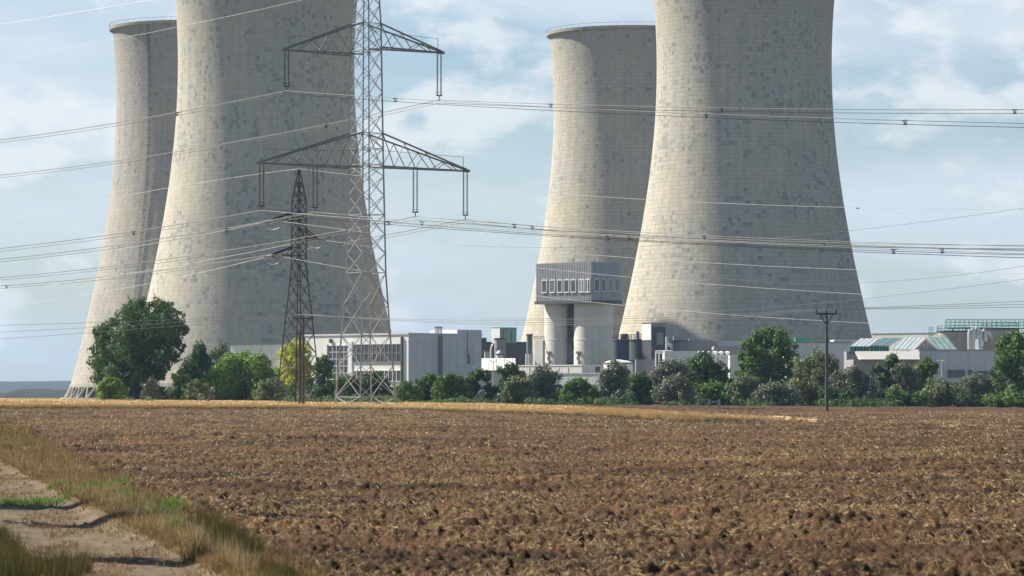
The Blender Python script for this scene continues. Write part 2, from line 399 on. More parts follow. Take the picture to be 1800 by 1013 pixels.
# ------------------------------------------------------------------ building blocks
ORG = {}
def tag(o, label=None, cat=None, group=None, kind=None):
    if label: o['label'] = label
    if cat: o['category'] = cat
    if group: o['group'] = group
    if kind: o['kind'] = kind
    return o
def thing(name, label, cat, loc, group=None):
    o = bpy.data.objects.new(name, None)
    o.empty_display_size = 0.5
    COL.objects.link(o); o.location = loc
    ORG[o] = Vector(loc)
    return tag(o, label, cat, group)
def link(name, me, m, parent=None, org=None, smooth_=False):
    o = bpy.data.objects.new(name, me)
    COL.objects.link(o)
    if m and len(me.materials) == 0: me.materials.append(m)
    if parent is not None:
        o.parent = parent
        ORG[o] = ORG[parent].copy()
    else:
        ORG[o] = Vector(org or (0, 0, 0)); o.location = ORG[o]
    if smooth_:
        me.polygons.foreach_set('use_smooth', [True] * len(me.polygons))
    return o
class MB:
    def __init__(s): s.v = []; s.f = []
    def add(s, vs, fs):
        k = len(s.v); s.v += [tuple(v) for v in vs]; s.f += [tuple(i + k for i in f) for f in fs]; return s
    def hexa(s, a):      # 8 points: bottom 4 ccw, top 4
        return s.add(a, [(3, 2, 1, 0), (4, 5, 6, 7), (0, 1, 5, 4), (1, 2, 6, 5), (2, 3, 7, 6), (3, 0, 4, 7)])
    def box(s, x0, x1, y0, y1, z0, z1):
        return s.hexa([(x0, y0, z0), (x1, y0, z0), (x1, y1, z0), (x0, y1, z0), (x0, y0, z1), (x1, y0, z1), (x1, y1, z1), (x0, y1, z1)])
    def tube(s, pts, rads, n=8, cap=True):
        pts = [Vector(p) for p in pts]
        if isinstance(rads, (int, float)): rads = [rads] * len(pts)
        rings = []
        for i, p in enumerate(pts):
            d = (pts[min(i + 1, len(pts) - 1)] - pts[max(i - 1, 0)]).normalized()
            a = Vector((0, 0, 1)) if abs(d.z) < 0.9 else Vector((1, 0, 0))
            x = d.cross(a).normalized(); y = x.cross(d)
            rings.append([p + (x * math.cos(2 * math.pi * k / n) + y * math.sin(2 * math.pi * k / n)) * rads[i] for k in range(n)])
        vs = [v for r in rings for v in r]
        fs = [(i * n + k, (i + 1) * n + k, (i + 1) * n + (k + 1) % n, i * n + (k + 1) % n) for i in range(len(pts) - 1) for k in range(n)]
        if cap:
            fs.append(tuple(range(n))); fs.append(tuple(reversed(range((len(pts) - 1) * n, len(pts) * n))))
        return s.add(vs, fs)
    def lathe(s, c, prof, n=32, capb=True, capt=True):
        cx, cy = c
        vs = [(cx + r * math.cos(2 * math.pi * k / n), cy + r * math.sin(2 * math.pi * k / n), z) for r, z in prof for k in range(n)]
        fs = [(i * n + k, i * n + (k + 1) % n, (i + 1) * n + (k + 1) % n, (i + 1) * n + k) for i in range(len(prof) - 1) for k in range(n)]
        if capb: fs.append(tuple(reversed(range(n))))
        if capt: fs.append(tuple(range((len(prof) - 1) * n, len(prof) * n)))
        return s.add(vs, fs)
    def build(s, name, m, parent=None, org=None, smooth_=False):
        o0 = ORG[parent] if parent is not None else Vector(org or (0, 0, 0))
        me = bpy.data.meshes.new(name)
        me.from_pydata([(v[0] - o0.x, v[1] - o0.y, v[2] - o0.z) for v in s.v], [], s.f)
        me.update()
        o = link(name, me, m, parent, org)
        if smooth_:
            me.polygons.foreach_set('use_smooth', [True] * len(me.polygons))
            try: me.set_sharp_from_angle(angle=R(35))
            except Exception: pass
        return o
def npmesh(name, V, Fq, m, parent=None, org=(0, 0, 0), smooth_=False, mats=None, midx=None):
    """quads from numpy arrays"""
    me = bpy.data.meshes.new(name)
    o0 = ORG[parent] if parent is not None else Vector(org)
    V = np.ascontiguousarray(V - np.array(o0)[None, :], dtype=np.float32)
    k = Fq.shape[1]
    me.vertices.add(len(V)); me.vertices.foreach_set('co', V.ravel())
    me.loops.add(Fq.size); me.loops.foreach_set('vertex_index', np.ascontiguousarray(Fq, dtype=np.int32).ravel())
    me.polygons.add(len(Fq)); me.polygons.foreach_set('loop_start', np.arange(0, Fq.size, k, dtype=np.int32))
    if smooth_: me.polygons.foreach_set('use_smooth', np.ones(len(Fq), dtype=bool))
    me.update(calc_edges=True)
    return link(name, me, m, parent, org)
# shared one-metre bars for lattice members
def barmesh(m):
    b = MB(); t = 0.16
    # an L-shaped steel angle, unit section, unit length
    pts = [(-0.5, -0.5), (0.5, -0.5), (0.5, -0.5 + t), (-0.5 + t, -0.5 + t), (-0.5 + t, 0.5), (-0.5, 0.5)]
    vs = [(x, y, z) for z in (-0.5, 0.5) for x, y in pts]
    n = 6
    fs = [(k, (k + 1) % n, n + (k + 1) % n, n + k) for k in range(n)]
    fs += [(3, 2, 1, 0), (5, 4, 3, 0), (6, 7, 8, 9), (6, 9, 10, 11)]
    b.add(vs, fs)
    me = bpy.data.meshes.new('steel_angle'); me.from_pydata(b.v, [], b.f); me.update(); me.materials.append(m)
    return me
BARS = {}
def bar(parent, name, p, q, wd, m, roll=0.0):
    if m.name not in BARS: BARS[m.name] = barmesh(m)
    p = Vector(p); q = Vector(q); d = q - p
    o = bpy.data.objects.new(name, BARS[m.name])
    COL.objects.link(o); o.parent = parent
    rot = d.to_track_quat('Z', 'Y')
    o.rotation_mode = 'QUATERNION'; o.rotation_quaternion = rot
    o.location = (p + q) / 2 - ORG[parent]
    o.scale = (wd, wd, d.length)
    ORG[o] = ORG[parent]
    return o
def copy_obj(src, parent, loc=None):
    c = src.copy(); COL.objects.link(c); c.parent = parent
    if loc is not None: c.location = loc
    return c

# ------------------------------------------------------------------ ground
def ground():
    # radial sheet out to the horizon, under everything
    ys = np.concatenate([np.array([-600, -200, 0, 15, 30]), np.arange(45, 900, 15), np.array([1000, 1200, 1500, 2000, 3000, 4500, 7000, 11000, 16000])])
    xs = np.concatenate([-np.array([9000, 5000, 2500, 1200, 700, 450, 300, 200, 150, 120]), np.arange(-100, 101, 10), np.array([120, 150, 200, 300, 450, 700, 1200, 2500, 5000, 9000])])
    X, Y = np.meshgrid(xs.astype(float), ys.astype(float))
    Z = T(X, Y) - np.where(Y < 640, 0.35, 0.0) - 0.15
    V = np.stack([X, Y, Z], -1).reshape(-1, 3)
    nx = len(xs)
    i, j = np.meshgrid(np.arange(len(ys) - 1), np.arange(nx - 1), indexing='ij')
    a = (i * nx + j).ravel()
    Fq = np.stack([a, a + 1, a + 1 + nx, a + nx], -1)
    tag(npmesh('ground', V, Fq, M['land'], smooth_=True), kind='structure')

TRK_R = lambda Y: -3.05 - 0.19 * (Y - 37)       # edge of the track towards the field
TRK_L = lambda Y: -5.25 - 0.205 * (Y - 37)
FLD_L = lambda Y: -2.90 - 0.163 * (Y - 37)      # where the ploughed soil begins
def relief(X, Y):
    """height of the ploughed field, verge and track above the terrain"""
    fade = lambda a, b: 1 - smooth((Y - a) / (b - a))
    wob = 0.25 * (vnoise(X * 0.9, Y * 0.25, 5) - 0.5) + 0.5 * (vnoise(X * 0.3, Y * 0.08, 6) - 0.5)
    field = smooth((X - FLD_L(Y) - wob) / 0.5)
    tr = smooth((TRK_R(Y) + wob * 0.6 - X) / 0.35) * smooth((X - TRK_L(Y) - wob * 0.5) / 0.35)
    c = np.zeros_like(X)
    c += 0.085 * clods(X / 0.11, Y / 0.16, 11) * fade(90, 170)
    c += 0.12 * clods(X / 0.19 + 7, Y / 0.28, 21) * fade(260, 450) * smooth((vnoise(X / 0.8, Y / 1.5, 63) - 0.15) / 0.35)
    c += 0.15 * clods(X / 0.42 + 3, Y / 0.7, 31) * smooth((vnoise(X / 5, Y / 9, 64) - 0.45) / 0.2) * smooth((vnoise(X / 2.5, Y / 4, 61) - 0.25) / 0.4)
    c += 0.17 * clods(X / 0.6, Y / 1.5, 41) * smooth((Y - 110) / 150)
    c += 0.09 * (vnoise(X / 0.05, Y / 0.10, 52) - 0.5) * fade(90, 160)
    c -= 0.10 * smooth((vnoise(X / 0.16, Y / 0.5, 83) - 0.72) / 0.12) * fade(200, 320)
    c += 0.05 * (vnoise(X / 0.1, Y / 0.1, 51) - 0.5) * fade(60, 90)
    c += 0.16 * (fbm(X / 9 + 2, Y / 5, 3, 71) - 0.5) + 0.07 * np.sin((Y + 0.22 * X + 1.2 * vnoise(X / 4, Y / 6, 72)) * 2 * np.pi / 3.1) * fade(160, 260)
    # a few deeper furrows that lie across the view
    c -= 0.10 * smooth((vnoise(X / 2.6, Y / 1.3, 81) - 0.80) / 0.1) * fade(120, 200)
    z = field * c * (0.72 + 0.28 * smooth((Y - 60) / 80))
    vg = (1 - field) * (1 - tr)
    z += vg * (0.05 + 0.10 * fbm(X / 1.2, Y / 1.2, 4, 91))
    # track: flat bottom, soft bumps and potholes whose far rims catch the light
    bumps = 0.10 * (vnoise(X / 2.2, Y / 3.3, 101) - 0.5) + 0.035 * (vnoise(X / 0.7, Y / 0.9, 102) - 0.5) + 0.02 * vnoise(X / 0.12, Y / 0.15, 103) + 0.035 * clods(X / 0.12, Y / 0.2, 104) * smooth((vnoise(X / 0.7, Y / 1.6, 105) - 0.42) / 0.25)
    z += tr * (bumps - 0.03)
    return z, field, tr
def foreground():
    rows = []
    y = 32.0
    while y < 575:
        rows.append(y); y += max(0.055, y * 0.0020)
    ys = np.array(rows)
    us = np.arange(-0.176, 0.1761, 0.0005)
    U, Y = np.meshgrid(us, ys)
    X = U * (Y + 4)
    z, fld, trk = relief(X, Y)
    Z = T(X, Y) + z
    V = np.stack([X, Y, Z], -1).reshape(-1, 3)
    nx = len(us)
    i, j = np.meshgrid(np.arange(len(ys) - 1), np.arange(nx - 1), indexing='ij')
    a = (i * nx + j).ravel()
    Fq = np.stack([a, a + 1, a + 1 + nx, a + nx], -1)
    fc = fld.ravel()[a]; tcn = trk.ravel()[a]
    cls = np.where(fc > 0.5, 0, np.where(tcn > 0.5, 1, 2))
    for k, (nm, m) in enumerate((('ploughed_field', M['soil']), ('dirt_track', M['track']), ('verge', M['verge']))):
        f = Fq[cls == k]
        idx, inv = np.unique(f.ravel(), return_inverse=True)
        o = npmesh(nm, V[idx], inv.reshape(-1, 4), m, smooth_=(k == 2))
        tag(o, kind='structure')
    print('ground quads', len(Fq))
ground()
foreground()

def blades(name, X, Y, h, wd, m, lean=0.35, label=None, cat=None, z=None, spread=None):
    n = len(X)
    if z is None:
        z = T(X, Y) + relief(X, Y)[0]
    a = rng.uniform(0, 2 * np.pi, n)
    dx = np.cos(a) * wd; dy = np.sin(a) * wd * 0.5
    la = rng.uniform(0, 2 * np.pi, n); lr = rng.uniform(0, lean, n) * h
    tx = X + np.cos(la) * lr; ty = Y + np.sin(la) * lr; tz = z + h * rng.uniform(0.8, 1, n)
    V = np.stack([np.stack([X - dx, Y - dy, z - 0.02], -1), np.stack([X + dx, Y + dy, z - 0.02], -1), np.stack([tx, ty, tz], -1)], 1).reshape(-1, 3)
    Fq = np.arange(3 * n).reshape(-1, 3)
    o = npmesh(name, V, Fq, m)
    return tag(o, label, cat, kind='stuff')

def grasses():
    # verge between track and field, tufted
    def sample(n, y0, y1, f):
        Y = y0 * (y1 / y0) ** rng.random(n); return f(Y, rng.random(n)), Y
    X, Y = sample(70000, 34, 260, lambda Y, r: TRK_R(Y) + 0.1 + (FLD_L(Y) - TRK_R(Y) + 0.25) * r)
    tuft = vnoise(X / 0.6, Y / 1.2, 201) * 0.6 + vnoise(X / 2.0, Y / 5, 202) * 0.55
    near = 1 - smooth((Y - 47) / 10)
    keep = (tuft > 0.54 - 0.06 * near) & (rng.random(len(X)) < 0.10 + 0.75 * vnoise(X / 0.25, Y / 0.5, 204))
    X, Y, tuft = X[keep], Y[keep], tuft[keep]
    h = np.clip((tuft - 0.44) * 0.8, 0.03, 0.30) * np.where(Y < 46, 0.75, 1) * np.clip(0.30 + 1.3 * (X - TRK_R(Y)) / (0.6 + 0.01 * Y), 0.3, 1) * rng.uniform(0.5, 1.1, len(X))
    big = vnoise(X / 1.4, Y / 7, 203)
    g = big > 0.62
    blades('dry_grass', X[~g], Y[~g], h[~g], np.clip(Y[~g] * 0.00016, 0.006, 0.03), M['gr_dry'], label='dry tan grass tufts standing between the dirt track and the ploughed soil', cat='grass')
    blades('green_grass', X[g], Y[g], h[g], np.clip(Y[g] * 0.00016, 0.006, 0.03), M['gr_green'], label='olive green grass tufts mixed in the verge beside the dirt track', cat='grass')
    X, Y = sample(60000, 34, 220, lambda Y, r: TRK_R(Y) - 0.15 + (FLD_L(Y) - TRK_R(Y) + 0.9) * r)
    blades('short_grass', X, Y, rng.uniform(0.02, 0.12, len(X)), np.clip(Y * 0.00022, 0.008, 0.04), M['gr_dry'], lean=1.2, label='short trampled straw coloured grass covering the verge', cat='grass')
    X, Y = sample(30000, 34, 160, lambda Y, r: TRK_L(Y) + (TRK_R(Y) - TRK_L(Y)) * r)
    k = vnoise(X / 0.5, Y / 2.0, 221) + 0.25 * np.exp(-((X - (TRK_L(Y) + TRK_R(Y)) / 2) / 0.2) ** 2) > 0.60
    blades('track_grass', X[k], Y[k], rng.uniform(0.02, 0.09, k.sum()), np.clip(Y[k] * 0.0002, 0.007, 0.04), M['gr_dry'], lean=1.3, label='sparse dry grass and chaff lying on the dirt track', cat='grass')
    X, Y = sample(2600, 36, 140, lambda Y, r: TRK_R(Y) + (FLD_L(Y) - TRK_R(Y) + 0.1) * r)
    blades('seed_stalks', X, Y, rng.uniform(0.15, 0.42, len(X)), np.full(len(X), 0.004), M['straw'], lean=0.5, label='sparse pale seed stalks standing above the verge grass', cat='grass')
    # low bright green weeds where track and verge meet
    xs, ys = [], []
    for (px, py, n, r) in ((165, 868, 1500, 0.30), (182, 872, 1200, 0.22), (200, 866, 500, 0.2), (205, 880, 500, 0.25), (250, 893, 700, 0.25), (268, 899, 500, 0.2), (278, 908, 1600, 0.22), (295, 915, 1400, 0.22), (288, 924, 700, 0.16), (110, 862, 300, 0.3), (312, 942, 300, 0.08), (305, 932, 300, 0.1), (232, 886, 500, 0.25), (60, 884, 350, 0.5), (30, 886, 250, 0.4), (95, 888, 200, 0.4)):
        cx, cy = cast(px, py)
        xs.append(cx + rng.normal(0, 1, n) * r * 0.6); ys.append(cy + rng.normal(0, 1, n) * r * 2.2)
    X = np.concatenate(xs); Y = np.concatenate(ys)
    hh = rng.uniform(0.03, 0.11, len(X)) * (0.4 + 1.5 * vnoise(X / 0.12, Y / 0.8, 231))
    blades('weeds', X, Y, hh, np.full(len(X), 0.016), M['gr_weed'], lean=1.1, label='bright green low weeds at the edge of the dirt track', cat='weeds')
    # far side of the track, tall grass close to the camera
    X, Y = sample(60000, 34.5, 200, lambda Y, r: TRK_L(Y) - 0.02 - (0.9 + 0.02 * Y) * r ** 1.3)
    tuft = vnoise(X / 0.5, Y / 1.0, 211)
    h = (0.16 + 0.34 * tuft) * rng.uniform(0.5, 1.1, len(X)) * np.where(Y > 62, 0.55, 1)
    blades('roadside_grass', X, Y, h, np.clip(Y * 0.00016, 0.006, 0.03), M['gr_green'], label='tall dark green grass on the near side of the dirt track', cat='grass')
    # two clumps that stand up beside the track
    xs, ys = [], []
    for (px, py, n, r) in ((405, 985, 1700, 0.20), (385, 968, 900, 0.16), (432, 998, 900, 0.2), (362, 945, 500, 0.2), (100, 1030, 700, 0.25), (130, 1024, 500, 0.2), (345, 1000, 150, 0.2)):
        cx, cy = cast(px, py)
        a = rng.uniform(0, 2 * np.pi, n); q = np.sqrt(rng.random(n)) * r
        xs.append(cx + np.cos(a) * q); ys.append(cy + np.sin(a) * q * 2)
    X = np.concatenate(xs); Y = np.concatenate(ys)
    blades('tall_grass', X, Y, rng.uniform(0.08, 0.42, len(X)), np.full(len(X), 0.0045), M['gr_green'] , lean=0.45, label='tall olive grass clumps between the track and the ploughed field', cat='grass')
    # grass along the far border of the ploughed field
    n = 22000
    t = rng.random(n)
    px = rng.uniform(-90, 1330, n); 
    Yb = np.interp(px, WP, WF) - rng.random(n) ** 2 * 12
    Xb = (px - 900) / F * Yb
    blades('border_grass', Xb, Yb, rng.uniform(0.08, 0.24, n) * np.interp(px, [900, 1330], [1, 0.4]), np.full(n, 0.035), M['gr_green'], label='low olive grass along the front edge of the wheat', cat='grass')

def stones():
    b = MB(); g = random.Random(5)
    for i in range(600):
        Y = 34.5 * (110 / 34.5) ** g.random(); X = TRK_L(Y) + (TRK_R(Y) - TRK_L(Y)) * g.random()
        r_ = g.uniform(0.008, 0.035) * (1 if i % 20 else 1.8)
        z = Tz(X, Y) + float(relief(np.array([X]), np.array([Y]))[0][0])
        p = [(X + r_ * math.cos(t) * g.uniform(.7, 1.2), Y + r_ * math.sin(t) * g.uniform(.7, 1.2), z + r_ * 0.25) for t in (0, 1.3, 2.5, 3.7, 5.0)]
        b.add(p + [(X + g.uniform(-.3, .3) * r_, Y, z + r_ * 0.9)], [(k, (k + 1) % 5, 5) for k in range(5)])
    tag(b.build('stones', M['track']), 'small pale stones and crumbs lying on the dirt track', 'stones', kind='stuff')
# wheat strip -------------------------------------------------------
WP = np.array([-140, 0, 150, 300, 500, 640, 750, 860, 1000, 1100, 1200, 1320, 1440], float)
_f = [722, 721, 721, 721, 721, 723, 726, 729, 734, 738, 743, 746, 750]
WF = np.array([cast(p, q)[1] for p, q in zip(WP, _f)])
WB = np.array([545, 545, 545, 545, 545, 540, 530, 480, 395, 330, 275, 262, 246], float)
WB = np.maximum(WB, WF + 6)
WH = np.array([0.50, 0.50, 0.48, 0.46, 0.44, 0.42, 0.42, 0.42, 0.46, 0.48, 0.46, 0.36, 0.22])
def wheat():
    ps = np.linspace(-140, 1440, 700); ts = np.concatenate([[0, 0.004, 0.02], np.linspace(0.04, 1, 46)])
    PXs, TT = np.meshgrid(ps, ts)
    Fy = np.interp(PXs, WP, WF); By = np.interp(PXs, WP, WB); H = np.interp(PXs, WP, WH) * (1 - np.clip((PXs - 1000) / 400, 0, 1) * smooth((vnoise(PXs / 22, TT * 5, 311) - 0.25) / 0.4))
    Y = Fy + (By - Fy) * TT + 1.5 * (vnoise(PXs / 30, TT * 0, 5) - 0.5) * (TT < 0.3)
    X = (PXs - 900) / F * Y
    up = np.where(TT == 0, 0.0, np.where(TT < 0.01, 0.55, 0.86)) 
    Z = T(X, Y) + H * up * (0.85 + 0.3 * vnoise(X / 1.5, Y / 6, 301)) + 0.05 * (vnoise(X / 0.3, Y / 0.8, 302) - 0.5) * (TT > 0)
    V = np.stack([X, Y, Z], -1).reshape(-1, 3)
    nx = len(ps)
    i, j = np.meshgrid(np.arange(len(ts) - 1), np.arange(nx - 1), indexing='ij')
    a = (i * nx + j).ravel()
    root = thing('wheat_strip', 'golden strip of ripe wheat crossing the field behind the ploughed soil', 'crop', (0, 420, 0))
    root['kind'] = 'stuff'
    o = npmesh('canopy', V, np.stack([a, a + 1, a + 1 + nx, a + nx], -1), M['wheat_base'], parent=root)
    o['kind'] = 'stuff'
    n = 80000
    p = rng.uniform(-140, 1440, n); t = rng.random(n) ** 2.2
    Fy = np.interp(p, WP, WF); By = np.interp(p, WP, WB); H = np.interp(p, WP, WH); kp = rng.random(n) > np.clip((p - 1000) / 420, 0, 0.92); p, t, Fy, By, H = p[kp], t[kp], Fy[kp], By[kp], H[kp]; n = len(p)
    Y = Fy - 1 + (By - Fy) * t; X = (p - 900) / F * Y
    z = T(X, Y)
    h = H * rng.uniform(0.75, 1.15, n)
    dx = rng.uniform(0.02, 0.06, n)
    lx = rng.uniform(-0.12, 0.12, n)
    b0 = np.where(t < 0.05, 0.0, 0.55) * H
    V = np.stack([np.stack([X - dx, Y, z + b0], -1), np.stack([X + dx, Y, z + b0], -1), np.stack([X + dx * 0.7 + lx, Y + 0.1, z + h], -1), np.stack([X - dx * 0.7 + lx, Y + 0.1, z + h * 0.97], -1)], 1).reshape(-1, 3)
    o = npmesh('stalks', V, np.arange(4 * n).reshape(-1, 4), M['wheat'], parent=root)
    o['kind'] = 'stuff'
wheat()
grasses()
stones()

# straw lying in the ploughed soil
def straw():
    n = 250000
    Y = 34 * (330 / 34) ** (rng.random(n) ** 0.85)
    X = rng.uniform(-0.175, 0.175, n) * (Y + 4)
    dens = vnoise(X / 9 + 0.05 * Y, Y / 4.5, 401) * 0.45 + vnoise(X / 1.2, Y / 2.2, 402) * 0.45 + vnoise(X / 26, Y / 11, 403) * 0.2
    k = (X > FLD_L(Y) - 0.2) & (rng.random(n) < smooth((dens - 0.38) / 0.42))
    X, Y = X[k], Y[k]; n = len(X)
    z = T(X, Y) + relief(X, Y)[0]
    L_ = rng.uniform(0.025, 0.10, n) * (1 + Y / 200); wd = np.clip(0.000125 * Y, 0.005, 0.035)
    a = rng.uniform(0, np.pi, n); ti = rng.normal(0, 0.8, n)
    dx = np.cos(a) * L_ / 2 * np.cos(ti); dy = np.sin(a) * L_ / 2 * np.cos(ti); dz = np.abs(np.sin(ti)) * L_ / 2
    z = z + dz * 0.7 + 0.004
    V = np.stack([np.stack([X - dx, Y - dy, z - dz - wd], -1), np.stack([X + dx, Y + dy, z + dz - wd], -1), np.stack([X + dx, Y + dy, z + dz + wd], -1), np.stack([X - dx, Y - dy, z - dz + wd], -1)], 1).reshape(-1, 3)
    tag(npmesh('straw', V, np.arange(4 * n).reshape(-1, 4), M['straw']), 'pale straw and stubble scattered through the ploughed soil', 'straw', kind='stuff')
straw()

# far hills and wood on the horizon ----------------------------------
def ridge(name, Y, depth, zf, x0, x1, m, step, **k):
    xs = np.arange(x0, x1, step)
    top = zf(xs)
    prof = [(0, 0.0), (0.06, 0.55), (0.2, 0.92), (0.5, 1.0), (1.0, 0.3)]
    V = np.concatenate([np.stack([xs, np.full_like(xs, Y + depth * p[0]), -2 + (top + 2) * p[1]], -1) for p in prof])
    nx = len(xs)
    i, j = np.meshgrid(np.arange(len(prof) - 1), np.arange(nx - 1), indexing='ij')
    a = (i * nx + j).ravel()
    return tag(npmesh(name, V, np.stack([a, a + 1, a + 1 + nx, a + nx], -1), m, smooth_=False), kind='structure', **k)
ridge('hills', 4600, 1500, lambda x: 13.5 + 6.5 * vnoise(x / 330, x * 0, 3) + 2.5 * vnoise(x / 90, x * 0, 4) + 1.8 * vnoise(x / 22, x * 0, 14) - 5 * smooth(np.abs(x + 700) / 3000), -6000, 6000, M['hill'], 14)
o = ridge('distant_wood', 1360, 250, lambda x: 1.6 + 2.0 * vnoise(x / 70, x * 0, 8) + 2.6 * vnoise(x / 7, x * 0, 9), -2500, 2500, M['fwood'], 3)
o['kind'] = 'stuff'; tag(o, 'dark low wood on the plain in front of the blue hills', 'woodland')

# ------------------------------------------------------------------ cooling towers
def tower(name, label, cx, Y, H, a_, m, nseg=128, ladder=None, rot=0.0):
    X = PX(cx, Y)
    s = a_ / 26.0
    root = thing('cooling_tower', label, 'cooling tower', (X, Y, 0), 'four concrete cooling towers')
    c_ = 77.2 * s; zt = 99.3 * H / 125
    rad = lambda z: a_ * math.sqrt(1 + ((z - zt) / c_) ** 2)
    z0 = 4.0
    zs = list(np.linspace(z0, H - 0.2, 70))
    prof = [(rad(z), z) for z in zs] 
    inner = [(rad(z) - 0.6, z) for z in reversed(zs)]
    b = MB(); b.lathe((X, Y), prof + inner + [prof[0]], nseg, False, False)
    b.build('shell', m, root, smooth_=True)
    # rim walkway at the top
    rr = rad(H)
    b = MB(); b.lathe((X, Y), [(rr, H - 1.2), (rr + 1.0, H - 0.9), (rr + 1.15, H), (rr - 1.0, H), (rr - 1.0, H - 1.0), (rr, H - 1.2)], nseg, False, False)
    b.build('rim', M['concrete'], root)
    b = MB()
    b.lathe((X, Y), [(rr + 1.0, H + 1.0), (rr + 1.07, H + 1.0), (rr + 1.07, H + 1.08), (rr + 1.0, H + 1.08), (rr + 1.0, H + 1.0)], nseg, False, False)
    for k in range(nseg // 2):
        t = 4 * math.pi * k / nseg
        x, y = X + (rr + 1.03) * math.cos(t), Y + (rr + 1.03) * math.sin(t)
        b.box(x - 0.03, x + 0.03, y - 0.03, y + 0.03, H, H + 1.0)
    b.build('railing', M['darkgrey'], root)
    # lower ring beam
    rb = rad(z0)
    b = MB(); b.lathe((X, Y), [(rb - 0.9, z0 - 0.3), (rb + 0.25, z0 - 0.3), (rb + 0.2, z0 + 0.7), (rb - 0.9, z0 + 0.7), (rb - 0.9, z0 - 0.3)], nseg, False, False)
    b.build('ring_beam', M['concrete'], root)
    # slanting supports, alternating
    nc = 44
    rg = rb + 2.0
    base = {}
    for k in range(nc):
        t0 = 2 * math.pi * k / nc
        for sgn in (1, -1):
            t1 = t0 + sgn * math.pi / nc * 0.8
            if sgn in base:
                o = copy_obj(base[sgn], root); o.rotation_euler = (0, 0, t0)
            else:
                b = MB()
                p = Vector((X + rg * math.cos(t0), Y + rg * math.sin(t0), -0.3)); q = Vector((X + (rb - 0.3) * math.cos(t1), Y + (rb - 0.3) * math.sin(t1), z0))
                b.tube([p, q], 0.42, 8)
                base[sgn] = b.build('support_column', M['concrete'], root, smooth_=True)
    b = MB(); b.lathe((X, Y), [(rg - 1, -0.6), (rg + 1.2, -0.6), (rg + 1.2, 0.25), (rg - 1, 0.25)], nseg, False, False)
    b.build('basin_wall', M['concrete'], root)
    # dark cooling fill that closes the view under the shell
    b = MB(); b.lathe((X, Y), [(rb - 4, -0.4), (rb - 4, z0 - 0.5), (0.2, z0 - 0.3)], 64, False, False)
    b.build('cooling_fill', M['darkgrey'], root)
    if ladder is not None:
        # climbing ladder in its cage, straight up the shell
        th = R(ladder)
        b = MB()
        ct, st_ = math.cos(th), math.sin(th)
        px_, py_ = -st_, ct
        for off in (-0.35, 0.35):
            b.tube([(X + (rad(z) + 0.35) * ct + px_ * off, Y + (rad(z) + 0.35) * st_ + py_ * off, z) for z in np.linspace(z0, H, 40)], 0.05, 4)
        for z in np.arange(z0, H, 0.6):
            r = rad(z) + 0.35
            b.tube([(X + r * ct - px_ * 0.35, Y + r * st_ - py_ * 0.35, z), (X + r * ct + px_ * 0.35, Y + r * st_ + py_ * 0.35, z)], 0.04, 4)
        for z in np.arange(z0 + 2, H, 2.4):
            r = rad(z)
            b.tube([(X + r * ct - px_ * 0.5, Y + r * st_ - py_ * 0.5, z), (X + (r + 1.0) * ct, Y + (r + 1.0) * st_, z), (X + r * ct + px_ * 0.5, Y + r * st_ + py_ * 0.5, z)], 0.05, 4)
        b.build('ladder', M['darksteel'], root)
    return root
tower('t1', 'farther cooling tower behind the dark tree, with a ladder line down its shaded side', 343, 1136, 123.2, 26.4, M['tower_b'], ladder=-119)
tower('t2', 'near cooling tower behind the lattice pylon, its top above the frame', 467, 1018, 125, 26.3, M['tower_a'])
tower('t3', 'farther cooling tower behind the twin silo building, its rim in view', 1110, 1150, 123.0, 26.2, M['tower_c'])
tower('t4', 'near cooling tower with many dark patches, between the silo building and the pale skylights', 1309, 1018, 125, 26.1, M['tower_d'])

# ------------------------------------------------------------------ lattice pylon
def bodies(root, cX, cY, levels, phi, m, legw, brw, horiz, xmax=None):
    """levels: (z, half diagonal); four legs, crossed braces on every face"""
    corner = lambda k, z, r: Vector((cX + r * math.cos(phi + k * math.pi / 2), cY + r * math.sin(phi + k * math.pi / 2), z))
    kinks = [levels[0]] + [l for l in levels[1:-1] if l[2]] + [levels[-1]]
    for k in range(4):
        for a, b in zip(kinks[:-1], kinks[1:]):
            bar(root, 'leg', corner(k, a[0], a[1]), corner(k, b[0], b[1]), legw, m)
    for i in range(len(levels) - 1):
        (za, ra, _), (zb, rb, _) = levels[i], levels[i + 1]
        for k in range(4):
            bar(root, 'brace', corner(k, za, ra), corner(k + 1, zb, rb), brw, m)
            bar(root, 'brace', corner(k + 1, za, ra), corner(k, zb, rb), brw, m)
        if i in horiz:
            for k in range(4):
                bar(root, 'cross_member', corner(k, zb, rb), corner(k + 1, zb, rb), brw * 1.15, m)
    return corner

PY, PXC = 420.0, 643
PCX = PX(PXC, PY)
TH = R(37)
E = Vector((math.cos(TH), math.sin(TH), 0)); Q = Vector((-math.sin(TH), math.cos(TH), 0))
def t_of_px(px):
    u = (px - 900) / F
    return (u * PY - PCX) / (E.x - u * E.y)
def arm_point(px, py):
    t = t_of_px(px); p = Vector((PCX, PY, 0)) + E * t
    return P(px, py, p.y)
main = thing('lattice_pylon', 'tall galvanised lattice pylon with two levels of cross arms, in front of the near tower', 'pylon', (PCX, PY, Tz(PCX, PY)))
zz = lambda py: P(PXC, py, PY).z
ROUT = lambda py: float(np.interp(-py, [-712, -590, -480, -400, -290, -235, -90, -42, 20, 64], [56, 43.5, 35.5, 33, 31, 30, 27.3, 26.3, 22, 2.5])) * PY / F
pys = [712, 698, 644, 590, 536, 480] + [480 - 34.0 * k for k in range(1, 6)] + [290, 262, 235, 200, 163, 127, 90, 66, 42, 10, -20, -44, -64]
kink = {590, 480, 290, 90, 42, -20}
lv = [(zz(p), ROUT(p), p in kink) for p in pys]
lv[0] = (Tz(PCX, PY) - 0.3, ROUT(712), False)
